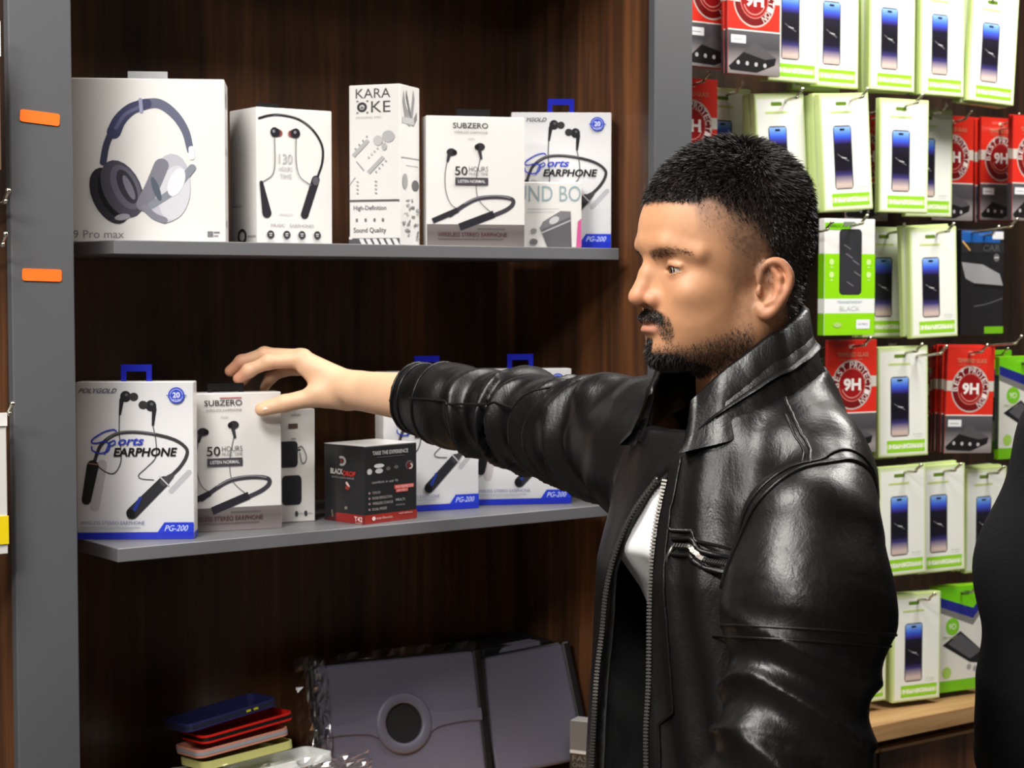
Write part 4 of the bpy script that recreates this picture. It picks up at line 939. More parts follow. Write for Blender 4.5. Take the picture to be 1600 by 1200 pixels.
# ---- the head, in a head frame (x forward, y left, z up, origin between the ears)
EYE_C = (0.0600, 0.0325, 0.0085)
HEAD_YAW = math.radians(-10.0)
def head_sdf(p):
    q = p.copy(); q[:, 1] = np.abs(p[:, 1])
    d = ell(q, (0.000, 0, 0.040), (0.0865, 0.0745, 0.0905))                 # cranium
    d = smin(d, ell(q, (-0.014, 0, 0.052), (0.076, 0.072, 0.083)), 0.012)    # back of the skull
    d = smin(d, ell(q, (0.040, 0, 0.045), (0.046, 0.050, 0.050)), 0.010)     # forehead
    d = smin(d, ell(q, (0.022, 0, -0.020), (0.055, 0.058, 0.070)), 0.012)    # face
    d = smin(d, ell(q, (0.032, 0.026, -0.036), (0.041, 0.0335, 0.043)), 0.016)  # cheek
    d = smin(d, chain(q, [(-0.014, 0.055, -0.030), (-0.004, 0.052, -0.052), (0.056, 0.018, -0.070)], [0.013, 0.013, 0.012], 0.01), 0.020)  # jaw
    d = smin(d, ell(q, (0.064, 0, -0.0735), (0.0165, 0.019, 0.0135)), 0.012)  # chin
    d = smin(d, cone(q, (0.010, 0, -0.04), (0.054, 0, -0.056), 0.03, 0.024), 0.016)
    d = smin(d, chain(q, [(0.0795, 0.0, 0.0345), (0.0735, 0.028, 0.032), (0.050, 0.054, 0.024)], [0.0095, 0.0085, 0.007], 0.01), 0.008)   # brow ridge
    d = smin(d, ell(q, (0.050, 0.042, -0.014), (0.020, 0.016, 0.014)), 0.016)  # cheekbone
    d = smax(d, -ell(q, (0.092, 0.034, 0.011), (0.020, 0.020, 0.012)), 0.012)  # eye socket
    d = smin(d, sph(q, EYE_C, 0.0137), 0.004)                                # closed lid
    yy = (q[:, 1] - EYE_C[1]) / 0.0125                                        # almond opening
    lid_up = EYE_C[2] + 0.0029 * (1 - yy * yy) - 0.0008; lid_lo = EYE_C[2] - 0.0026 * (1 - yy * yy) - 0.0008
    slit = np.maximum(np.maximum(q[:, 2] - lid_up, lid_lo - q[:, 2]), np.maximum((np.abs(yy) - 1) * 0.0125, (EYE_C[0] + 0.002) - q[:, 0])).astype(f32)
    d = smax(d, -slit, 0.0012)
    d = smin(d, chain(q, [(EYE_C[0] + 0.0085, EYE_C[1] - 0.0105, EYE_C[2] + 0.0028), (EYE_C[0] + 0.0128, EYE_C[1], EYE_C[2] + 0.0062), (EYE_C[0] + 0.0070, EYE_C[1] + 0.0125, EYE_C[2] + 0.0030)], [0.0016, 0.0020, 0.0016], 0.002), 0.003)
    d = smax(d, -sph(q, EYE_C, 0.0120), 0.0006)
    # nose
    n = chain(q, [(0.0740, 0, 0.020), (0.0815, 0, 0.004), (0.0905, 0, -0.016)], [0.0078, 0.0088, 0.0100], 0.006)
    n = smin(n, chain(q, [(0.067, 0.008, 0.008), (0.073, 0.011, -0.018)], [0.008, 0.010], 0.006), 0.010)
    n = smin(n, ell(q, (0.0905, 0, -0.0195), (0.0118, 0.0105, 0.0088)), 0.004)
    n = smin(n, ell(q, (0.0785, 0.0130, -0.0215), (0.0110, 0.0068, 0.0082)), 0.0040)
    n = smax(n, -ell(q, (0.0855, 0.0064, -0.0288), (0.0068, 0.0034, 0.0044)), 0.0015)
    d = smin(d, n, 0.006)
    # mouth
    d = smin(d, ell(q, (0.066, 0, -0.044), (0.0185, 0.024, 0.020)), 0.008)
    d = smin(d, ell(q, (0.0800, 0, -0.0395), (0.0090, 0.018, 0.0050)), 0.004)
    d = smin(d, ell(q, (0.0780, 0, -0.0515), (0.0098, 0.017, 0.0054)), 0.004)
    d = smax(d, -ell(q, (0.0900, 0, -0.0453), (0.0090, 0.0235, 0.0012)), 0.0016)
    d = smax(d, -ell(q, (0.0930, 0, -0.0620), (0.010, 0.018, 0.005)), 0.008)
    # neck
    nk = cone(q, (-0.026, 0, -0.035), (-0.046, 0, -0.150), 0.055, 0.060)
    nk = smin(nk, cone(q, (-0.012, 0.045, -0.03), (0.005, 0.018, -0.135), 0.013, 0.012), 0.02)
    d = smin(d, nk, 0.020)
    # ear
    ca, sa = math.cos(math.radians(28)), math.sin(math.radians(28))
    e = np.empty_like(q); rel = q - V3(-0.004, 0.0700, -0.0095)
    e[:, 0] = -rel[:, 0] * ca + rel[:, 1] * sa; e[:, 1] = rel[:, 0] * sa + rel[:, 1] * ca; e[:, 2] = rel[:, 2]
    near = np.abs(e).max(1) < 0.075
    if near.any():
        w = e[near] * V3(1.0, 1, 1.06)
        HX = spline([(0.001, 0.002, 0.006), (0.003, 0.003, 0.018), (0.011, 0.004, 0.0262), (0.022, 0.004, 0.0255), (0.0300, 0.004, 0.014), (0.0290, 0.004, 0.000), (0.022, 0.003, -0.013), (0.014, 0.002, -0.024), (0.007, 0.001, -0.0275), (0.001, -0.001, -0.021)], 3)
        h_ = chain(w, [tuple(v) for v in HX], list(np.interp(np.linspace(0, 9, len(HX)), range(10), [0.0030, 0.0030, 0.0032, 0.0034, 0.0034, 0.0034, 0.0038, 0.0048, 0.0052, 0.0042])), 0.003)
        pl = ell(w, (0.0145, -0.001, 0.000), (0.0155, 0.0036, 0.0265))
        an = chain(w, [(0.014, 0.003, 0.019), (0.0205, 0.0035, 0.010), (0.0205, 0.0035, -0.002), (0.0145, 0.003, -0.0135), (0.008, 0.003, -0.017)], [0.0028, 0.003, 0.0032, 0.0034, 0.003], 0.003)
        tr = ell(w, (0.001, 0.003, -0.004), (0.0040, 0.0036, 0.0060))
        ea = smin(smin(smin(pl, h_, 0.003), an, 0.003), tr, 0.003)
        ea = smax(ea, -ell(w, (0.0095, 0.004, -0.003), (0.0062, 0.0048, 0.0082)), 0.003)
        dd = d[near]; d[near] = smin(dd, ea, 0.004)
    return d
def eyebrow_mask(P):
    y = np.abs(P[:, 1]); zc = 0.0215 + 0.0040 * np.sin(np.clip((y - 0.012) / 0.042, 0, 1) * 2.6); hw = 0.0036 * (1 - 0.55 * smooth01(y, 0.03, 0.056))
    return smooth01(hw - np.abs(P[:, 2] - zc), -0.002, 0.002) * smooth01(y, 0.009, 0.014) * (1 - smooth01(y, 0.053, 0.058)) * (P[:, 0] > 0.035)
def beard_mask(P):
    """0..1 : moustache, goatee and jaw stubble"""
    x, y, z = P[:, 0], np.abs(P[:, 1]), P[:, 2]
    mus = smooth01(0.026 - y, -0.003, 0.004) * smooth01(z, -0.042 - 0.35 * np.maximum(y - 0.010, 0) - 0.002, -0.038 - 0.35 * np.maximum(y - 0.010, 0)) * (1 - smooth01(z, -0.0325 - 0.35 * np.maximum(y - 0.012, 0), -0.0285 - 0.35 * np.maximum(y - 0.012, 0))) * (x > 0.06)
    soul = smooth01(0.0075 - y, -0.002, 0.003) * smooth01(-z, 0.058, 0.061) * (x > 0.06)
    chin = smooth01(-z, 0.070, 0.077) * smooth01(0.034 - y, -0.006, 0.008) * (x > 0.028)
    line = -0.068 + 0.40 * np.maximum(0.058 - x, 0)                      # beard edge climbs to the ear
    jaw = smooth01(line - z, -0.013, 0.014) * smooth01(x, -0.006, 0.006) * (1 - smooth01(-z, 0.088, 0.100) * (x < 0.045))
    corner = smooth01(0.0085 - np.sqrt((y - 0.0275) ** 2 + ((z + 0.050) / 1.6) ** 2), -0.003, 0.004) * (x > 0.05) * 0.7
    return np.clip(np.maximum.reduce([mus, soul, chin, jaw * 0.62, corner]), 0, 1), np.maximum.reduce([mus, soul, chin])
def hair_mask(P):
    x, y, z = P[:, 0], np.abs(P[:, 1]), P[:, 2]
    front = 0.072 - 0.30 * np.maximum(y - 0.045, 0)
    edge = np.where(x > 0.045, front, np.where(x > 0.016, front + (0.040 - front) * smooth01(-x, -0.045, -0.016), 0.040 + (-0.045 - 0.040) * smooth01(-x, -0.016, 0.055)))
    side = smooth01(y, 0.050, 0.062)
    return smooth01(z - edge, -0.001, 0.005 + 0.028 * side), smooth01(z - edge, -0.004 - 0.036 * side, 0.004)
def skin_colors(P, tone=(1, 1, 1)):
    base = np.array([lin(196), lin(142), lin(104)]) * np.array(tone); C = np.tile(base, (len(P), 1))
    n = hash_noise(P, 60, 3)[:, None]; C = C * (1 + 0.07 * n + 0.05 * hash_noise(P, 220, 8)[:, None])
    def mixc(m, c):
        nonlocal C; m = m[:, None]; C = C * (1 - m) + np.array([lin(c[0]), lin(c[1]), lin(c[2])]) * m
    y = np.abs(P[:, 1])
    ear = smooth01(y, 0.072, 0.082) * 0.35; mixc(ear, (196, 118, 92))
    nose = smooth01(0.016 - np.sqrt((P[:, 0] - 0.092) ** 2 + (y - 0.012) ** 2 + (P[:, 2] + 0.022) ** 2), -0.006, 0.008) * 0.3; mixc(nose, (198, 120, 96))
    lips = smooth01(0.021 - y, -0.002, 0.003) * smooth01(0.0085 - np.abs(P[:, 2] + 0.0465), -0.0015, 0.002) * (P[:, 0] > 0.078); mixc(lips * 0.65, (164, 104, 90))
    under = smooth01(0.012 - np.sqrt(((y - 0.034) / 1.4) ** 2 + (P[:, 2] + 0.004) ** 2 + (P[:, 0] - 0.078) ** 2), -0.004, 0.006) * 0.3; mixc(under, (150, 104, 80))
    return C, mixc

def strands(P, N, dens_w, n, length, width, flow, rng, jitter=0.35, lift=0.6):
    """short tapered hairs standing on surface points"""
    pr = dens_w / dens_w.sum(); idx = rng.choice(len(P), n, p=pr); base = P[idx] + rng.normal(0, 0.0006, (n, 3)); nn = N[idx]
    fl = flow(base); fl = fl - nn * (fl * nn).sum(1)[:, None]; fl /= np.linalg.norm(fl, axis=1)[:, None] + 1e-9
    d = nn * lift + fl * (1 - lift) + rng.normal(0, jitter * 0.4, (n, 3)); d /= np.linalg.norm(d, axis=1)[:, None]
    Ls = (length(base) * rng.uniform(0.7, 1.15, n))[:, None]
    side = np.cross(d, rng.normal(0, 1, (n, 3))); side /= np.linalg.norm(side, axis=1)[:, None] + 1e-9
    mid = base + d * Ls * 0.55; tip = base + d * Ls * 0.9 + fl * Ls * 0.28
    w = width; b0 = base - nn * 0.001
    V = np.stack([b0 - side * w, b0 + side * w, mid + side * w * 0.8, mid - side * w * 0.8, tip + side * w * 0.25, tip - side * w * 0.25], 1).reshape(-1, 3)
    k = np.arange(n)[:, None] * 6
    return V, np.concatenate([k + np.array([[0, 1, 2, 3]]), k + np.array([[3, 2, 4, 5]])])
def vert_normals(V, Fq):
    fn = np.cross(V[Fq[:, 2]] - V[Fq[:, 0]], V[Fq[:, 3]] - V[Fq[:, 1]]); N = np.zeros_like(V)
    for i in range(4): np.add.at(N, Fq[:, i], fn)
    return N / (np.linalg.norm(N, axis=1)[:, None] + 1e-12)

HEAD_O = np.array([0.0145, 0.0, 1.610])
_c, _s = math.cos(HEAD_YAW), math.sin(HEAD_YAW)
HEAD_R = np.array([[_c, -_s, 0], [_s, _c, 0], [0, 0, 1]])
def HT(P): return np.asarray(P) @ HEAD_R.T + HEAD_O
hV, hF = surface_nets(head_sdf, (-0.115, -0.108, -0.150), (0.118, 0.108, 0.142), 0.0016, 1.5)
hV = relax(hV, hF, 1, 0.4); hN = vert_normals(hV, hF)
# ------------------------------------------------------------------ the man in the leather jacket
# man frame: x forward, y to his left, z up; origin on the floor under his neck
man = empty('person', (1.264, 1.348, 0.0), math.radians(171.84))
tag(man, 'man in a black leather jacket reaching out to the lower shelf', 'person')

WRIST = (0.090, -0.742, 1.462); ELBOW_R = (-0.005, -0.470, 1.440); SHO_R = (-0.012, -0.180, 1.432)
SHO_L = (0.040, 0.170, 1.375); ELBOW_L = (0.126, 0.228, 1.135); WRIST_L = (0.215, 0.150, 0.960)
# right hand reaching over a box: joints of each finger, then thumb
FING = [
    ([(0.150, -0.808, 1.503), (0.190, -0.826, 1.500), (0.213, -0.842, 1.488), (0.224, -0.852, 1.477)], [0.0115, 0.0098, 0.0088, 0.0078]),
    ([(0.142, -0.828, 1.505), (0.186, -0.852, 1.509), (0.213, -0.869, 1.499), (0.226, -0.879, 1.486)], [0.0115, 0.0100, 0.0090, 0.0080]),
    ([(0.130, -0.846, 1.499), (0.170, -0.874, 1.500), (0.193, -0.890, 1.486), (0.202, -0.897, 1.472)], [0.0110, 0.0096, 0.0086, 0.0076]),
    ([(0.116, -0.860, 1.488), (0.146, -0.884, 1.486), (0.162, -0.897, 1.474), (0.168, -0.902, 1.461)], [0.0100, 0.0086, 0.0078, 0.0068]),
]
THUMB = ([(0.100, -0.768, 1.452), (0.143, -0.786, 1.4525), (0.178, -0.800, 1.4445), (0.205, -0.8125, 1.4365)], [0.0170, 0.0130, 0.0118, 0.0098])
def hand_sdf(p):
    d = chain(p, [(ELBOW_R[0] + 0.05, -0.62, 1.455), WRIST], [0.034, 0.0265], 0.01)
    d = smin(d, ell(p, (0.094, -0.752, 1.463), (0.030, 0.030, 0.021)), 0.012)
    palm = None
    for (pts, rs) in FING:
        c = cone(p, (0.100, -0.764 - 0.2 * (pts[0][1] + 0.808) * -1, 1.466), pts[0], 0.017, 0.0125); palm = c if palm is None else smin(palm, c, 0.012)
    d = smin(d, palm, 0.014)
    th = chain(p, THUMB[0], THUMB[1], 0.004); th = smin(th, ell(p, (0.118, -0.782, 1.462), (0.030, 0.018, 0.017)), 0.012)   # thumb and its ball / web
    d = smin(d, th, 0.012)
    d = smin(d, cone(p, (0.128, -0.784, 1.468), (0.146, -0.802, 1.490), 0.008, 0.009), 0.012)
    for (pts, rs) in FING:
        fgr = chain(p, pts, rs, 0.003)
        for j in (1, 2): fgr = smin(fgr, sph(p, pts[j], rs[j] + 0.0008), 0.004)
        d = smin(d, fgr, 0.0045)
    # wrist and knuckle relief
    d = smin(d, sph(p, (0.146, -0.806, 1.509), 0.0085), 0.006)
    return d
haV, haF = surface_nets(hand_sdf, (0.02, -0.93, 1.40), (0.26, -0.60, 1.54), 0.0019, 1.5)
haV = relax(haV, haF, 2, 0.5)

def hand_l_sdf(p):
    d = chain(p, [tuple(0.3 * np.array(ELBOW_L) + 0.7 * np.array(WRIST_L)), WRIST_L], [0.034, 0.026], 0.01)
    c = np.array(WRIST_L); fwd = np.array((0.55, -0.30, -0.78)); fwd /= np.linalg.norm(fwd); lat = np.cross(fwd, (0, 0, 1)); lat /= np.linalg.norm(lat); nor = np.cross(lat, fwd)
    for k in range(4):
        m0 = c + fwd * 0.085 + lat * (0.027 - 0.018 * k); L = (0.040, 0.045, 0.041, 0.032)[k]
        d = smin(d, cone(p, tuple(c + fwd * 0.015 + lat * (0.012 - 0.008 * k)), tuple(m0), 0.017, 0.011), 0.012)
        m1 = m0 + fwd * L - nor * 0.008; m2 = m1 + fwd * L * 0.5 - nor * 0.014; m3 = m2 + fwd * L * 0.25 - nor * 0.016
        d = smin(d, chain(p, [tuple(m0), tuple(m1), tuple(m2), tuple(m3)], [0.0105, 0.0095, 0.0088, 0.0075], 0.003), 0.004)
    t0 = c + fwd * 0.02 + lat * 0.02; t1 = c + fwd * 0.05 + lat * 0.045 - nor * 0.01; t2 = t1 + fwd * 0.032 + lat * 0.010 - nor * 0.006; t3 = t2 + fwd * 0.026
    return smin(d, chain(p, [tuple(t0), tuple(t1), tuple(t2), tuple(t3)], [0.016, 0.0125, 0.0105, 0.0085], 0.005), 0.008)
hlV, hlF = surface_nets(hand_l_sdf, (0.10, 0.0, 0.72), (0.42, 0.26, 1.06), 0.003, 1.5)

def torso_sdf(p, inset=0.0):
    """trunk, neck root, arms and legs under the clothes"""
    q = p.copy(); q[:, 1] = np.abs(p[:, 1])
    d = ell(p, (-0.024, 0, 1.280), (0.055, 0.112, 0.180)); d = smin(d, ell(p, (-0.028, 0, 1.02), (0.045, 0.112, 0.15)), 0.04)
    d = smin(d, cone(p, (-0.026, 0, 1.38), (-0.026, 0, 1.50), 0.060, 0.050), 0.04); d = smin(d, cone(q, (-0.01, 0.03, 1.405), (0.0, 0.14, 1.395), 0.040, 0.036), 0.03)
    d = smin(d, chain(p, [SHO_R, ELBOW_R, (0.05, -0.62, 1.455)], [0.040, 0.034, 0.032], 0.02), 0.02)
    d = smin(d, chain(p, [SHO_L, (0.078, 0.222, 1.24), ELBOW_L, tuple(0.3 * np.array(ELBOW_L) + 0.7 * np.array(WRIST_L))], [0.040, 0.040, 0.036, 0.031], 0.02), 0.02)
    d = smin(d, chain(q, [(-0.02, 0.085, 0.92), (-0.01, 0.10, 0.50), (-0.035, 0.105, 0.10)], [0.076, 0.052, 0.040], 0.03), 0.04)
    d = smin(d, cone(q, (-0.035, 0.105, 0.065), (0.10, 0.115, 0.04), 0.04, 0.028), 0.03)
    return d
bV, bF = surface_nets(torso_sdf, (-0.16, -0.66, 0.0), (0.22, 0.36, 1.52), 0.010, 1.6)

# one continuous body mesh: head and neck, trunk, arms, hands
P0 = np.concatenate([HT(hV), haV, hlV, bV]); off = np.cumsum([0, len(hV), len(haV), len(hlV)])
body = np_mesh('body', P0, np.concatenate([hF + off[0], haF + off[1], hlF + off[2], bF + off[3]]), SKIN, man)
Ch, mixc = None, None
Ch, mixc = skin_colors(hV)
bm_all, bm_dense = beard_mask(hV); hm_core, hm_fade = hair_mask(hV); ear_y = smooth01(np.abs(hV[:, 1]), 0.0765, 0.081)
def paint(C, m, c):
    m = m[:, None]; return C * (1 - m) + np.array([lin(c[0]), lin(c[1]), lin(c[2])]) * m
spk = 0.75 + 0.25 * hash_noise(hV, 500, 9)
Ch = paint(Ch, np.clip(bm_all * 0.95 * spk, 0, 0.92), (58, 44, 40)); Ch = paint(Ch, bm_dense * 0.8, (24, 20, 20))
sb_m = smooth01(0.014 - np.abs(hV[:, 0] - 0.010), -0.008, 0.008) * smooth01(hV[:, 2], -0.070, -0.030) * (1 - smooth01(hV[:, 2], 0.03, 0.06)) * (np.abs(hV[:, 1]) > 0.045) * (1 - ear_y)
Ch = paint(Ch, np.clip(sb_m * 0.5 * spk, 0, 1), (66, 50, 44))
lash = smooth01(0.0135 - np.sqrt((hV[:, 0] - EYE_C[0]) ** 2 + (np.abs(hV[:, 1]) - EYE_C[1]) ** 2 + (hV[:, 2] - EYE_C[2]) ** 2), -0.0006, 0.0012)
Ch = paint(Ch, lash * 0.7, (40, 26, 22))
Ch = paint(Ch, eyebrow_mask(hV) * 0.42, (74, 52, 40))
Ch = paint(Ch, np.clip(hm_fade * 0.75 * (1 - ear_y) * spk, 0, 1), (62, 50, 46)); Ch = paint(Ch, hm_core * 0.9 * (1 - ear_y), (28, 24, 24))
hand_c = np.array([lin(222), lin(178), lin(144)])
Chand = np.tile(hand_c, (len(haV), 1))
tip_m = smooth01(0.020 - np.sqrt(((haV - np.array(FING[0][0][3])) ** 2).sum(1)), -0.006, 0.01) * 0.4 + smooth01(0.03 - np.sqrt(((haV - np.array(FING[1][0][3])) ** 2).sum(1)), -0.01, 0.01) * 0.4
Chand = paint(Chand, np.clip(tip_m, 0, 0.5), (200, 110, 84)); Chand *= (1 + 0.05 * hash_noise(haV, 50, 4))[:, None]
Cb = np.tile(hand_c, (len(hlV) + len(bV), 1))
color_attr(body, np.concatenate([np.concatenate([Ch, Chand, Cb]), np.ones((len(P0), 1))], 1))

# thumb nail and index nail
def nail(name, c, axis, nor, L, w):
    c = Vector(c); a = Vector(axis).normalized(); n = Vector(nor); n = (n - a * n.dot(a)).normalized(); s = a.cross(n); V = []; Fc = []
    for i in range(7):
        for j in range(7):
            u = (i / 6 - 0.5) * 2; v = (j / 6 - 0.5) * 2; r_ = 1.0 if abs(u) < 0.8 else 0.8
            V.append(c + a * (u * L / 2) + s * (v * w / 2 * r_) + n * (-0.0022 * v * v - 0.0006 * u * u))
    for i in range(6):
        for j in range(6): Fc.append((i * 7 + j, i * 7 + j + 1, i * 7 + j + 8, i * 7 + j + 7))
    return mesh_obj(name, V, Fc, mat('nail', (232, 196, 172), 0.25, coat=0.3), body, True)
nail('thumb_nail', (0.2035, -0.8030, 1.4440), (0.027, -0.0125, -0.008), (0.05, 0.75, 0.62), 0.0145, 0.0140)

# eyes
for s in (1, -1):
    bm = bmesh.new(); bmesh.ops.create_uvsphere(bm, u_segments=24, v_segments=16, radius=0.0120)
    ey = bm_obj('eye', bm, mat('eye_white', (182, 170, 158), 0.2), man, True); ey.location = HT((EYE_C[0], s * EYE_C[1], EYE_C[2])); ey.rotation_euler = (0, 0, HEAD_YAW)
    g = Vector((1.0, 0.06, -0.10)).normalized()
    for nm, rad, lift_, colr in (('iris', 0.0058, 0.0002, (52, 34, 24)), ('pupil', 0.0028, 0.0005, (8, 7, 7))):
        u = g.orthogonal().normalized(); v = g.cross(u); R_ = 0.0120 + lift_; V = [g * R_]; n = 18
        for k in range(n): V.append((g * math.cos(rad / R_) + (u * math.cos(6.2832 * k / n) + v * math.sin(6.2832 * k / n)) * math.sin(rad / R_)) * R_)
        mesh_obj(nm, V, [(0, 1 + k, 1 + (k + 1) % n) for k in range(n)], mat('eye_' + nm, colr, 0.08), ey, True)

# hair, brows, beard: short strands
rng = np.random.RandomState(7)
topf = lambda b: np.stack([np.full(len(b), 0.35) - 1.1 * smooth01(-b[:, 0], -0.02, 0.07), 0.25 * np.sign(b[:, 1]) * np.abs(b[:, 1]) / 0.07, -0.75 * smooth01(0.11 - b[:, 2], 0.0, 0.06)], 1)
hlen = lambda b: (0.0030 + 0.0090 * (1 - 0.45 * smooth01(b[:, 0], 0.03, 0.08))) *1.0 * (0.35 + 0.65 * smooth01(b[:, 2], 0.055, 0.105))
w_h = np.where(hm_core > 0.45, hm_core, 0) ** 2 * (1 - ear_y) * (0.25 + smooth01(hV[:, 2], 0.0, 0.07))
sV, sF = strands(hV, hN, w_h + 1e-9, 26000, hlen, 0.00042, topf, rng, 0.4, 0.55)
hair = np_mesh('hair', HT(sV), sF, HAIR_M, man)
w_f = np.clip(hm_fade - 0.25, 0, 1) * (1 - ear_y)
sV, sF = strands(hV, hN, w_f + 1e-9, 12000, lambda b: np.full(len(b), 0.0016), 0.00018, topf, rng, 0.4, 0.45); np_mesh('hair_fade', HT(sV), sF, HAIR_M, hair)
dn = lambda b: np.stack([np.full(len(b), 0.25), 0.1 * b[:, 1], np.full(len(b), -1.0)], 1)
sV, sF = strands(hV, hN, bm_dense ** 2 * (0.35 + 0.65 * (hV[:, 2] < -0.055)) + 1e-9, 4000, lambda b: 0.0028 + 0.0052 * smooth01(-b[:, 2], 0.06, 0.085), 0.00032, dn, rng, 0.5, 0.4); beard = np_mesh('beard', HT(sV), sF, HAIR_M, man)
sV, sF = strands(hV, hN, np.clip(bm_all - 0.1, 0, 1) + 1e-9, 14000, lambda b: np.full(len(b), 0.0022), 0.00022, dn, rng, 0.5, 0.4); np_mesh('stubble', HT(sV), sF, HAIR_M, beard)
bw = lambda b: np.stack([np.full(len(b), -0.5), np.sign(b[:, 1]), np.full(len(b), 0.15)], 1)
em = eyebrow_mask(hV)
for s in (1, -1):
    sV, sF = strands(hV, hN, em * (hV[:, 1] * s > 0) + 1e-12, 260, lambda b: np.full(len(b), 0.0040), 0.0002, bw, rng, 0.3, 0.22); np_mesh('eyebrow', HT(sV), sF, HAIR_M, man)

# ---- clothes
def interp(z, zs, vs): return np.interp(z, zs, vs).astype(f32)
TZ = [0.78, 0.95, 1.10, 1.22, 1.32, 1.40, 1.46, 1.50, 1.54]
def loft(p, ZS, W_, XF, XB, YC=None, pw=2.4):
    z = p[:, 2]; w = interp(z, ZS, W_); a = interp(z, ZS, XF); b = interp(z, ZS, XB); cx = (a + b) / 2; dx = (a - b) / 2
    y = p[:, 1] - (interp(z, ZS, YC) if YC is not None else 0)
    u = np.abs((p[:, 0] - cx) / dx); v = np.abs(y / w); r = (u ** pw + v ** pw) ** (1 / pw)
    d = (r - 1) * np.minimum(w, dx) * 0.95
    return np.maximum(d, np.maximum(ZS[0] - z, z - ZS[-1]))
def near_panel_y(z): return interp(z, [0.78, 1.10, 1.22, 1.32, 1.40, 1.47, 1.52], [0.055, 0.052, 0.046, 0.036, 0.026, 0.022, 0.022])
def far_panel_y(z): return interp(z, [0.78, 1.10, 1.18, 1.24, 1.32, 1.37, 1.41, 1.43, 1.52], [-0.062, -0.056, -0.044, -0.050, -0.042, -0.020, 0.012, 0.035, 0.040])
def sleeve(p, pts, rs, k=0.03):
    """returns distance, position along (0..1), angle round the sleeve"""
    pts = [V3(*q) for q in pts]; best = None; L = [0]
    for i in range(len(pts) - 1): L.append(L[-1] + float(np.linalg.norm(pts[i + 1] - pts[i])))
    d = None; S = np.zeros(len(p), f32); bd = np.full(len(p), 9, f32); A = np.zeros(len(p), f32)
    for i in range(len(pts) - 1):
        ab = pts[i + 1] - pts[i]; t = np.clip(((p - pts[i]) @ ab) / (ab @ ab), 0, 1); q = p - pts[i] - t[:, None] * ab
        dist = np.sqrt((q ** 2).sum(1)); c = dist - (rs[i] + (rs[i + 1] - rs[i]) * t); d = c if d is None else smin(d, c, k)
        m = c < bd; bd = np.where(m, c, bd); S = np.where(m, (L[i] + t * (L[i + 1] - L[i])) / L[-1], S)
        ax = ab / np.linalg.norm(ab); u = np.cross(ax, V3(0, 0, 1)); u /= np.linalg.norm(u) + 1e-9; v = np.cross(u, ax)
        A = np.where(m, np.arctan2(q @ v, q @ u), A)
    return d, S, A
CUFF_R = (0.060, -0.640, 1.458)
SL_R = [(-0.012, -0.165, 1.430), (-0.012, -0.30, 1.430), ELBOW_R, (0.035, -0.57, 1.450), CUFF_R]
SL_RR = [0.074, 0.062, 0.0545, 0.048, 0.0455]
SL_L = [(0.044, 0.182, 1.376), (0.062, 0.204, 1.310), (0.096, 0.225, 1.200), ELBOW_L, (0.155, 0.205, 1.045), tuple(np.array(WRIST_L) * 0.95 + np.array(ELBOW_L) * 0.05)]
SL_LR = [0.065, 0.071, 0.062, 0.056, 0.050, 0.044]
def ridge(x): return 1 - np.abs(np.sin(x)) * 2
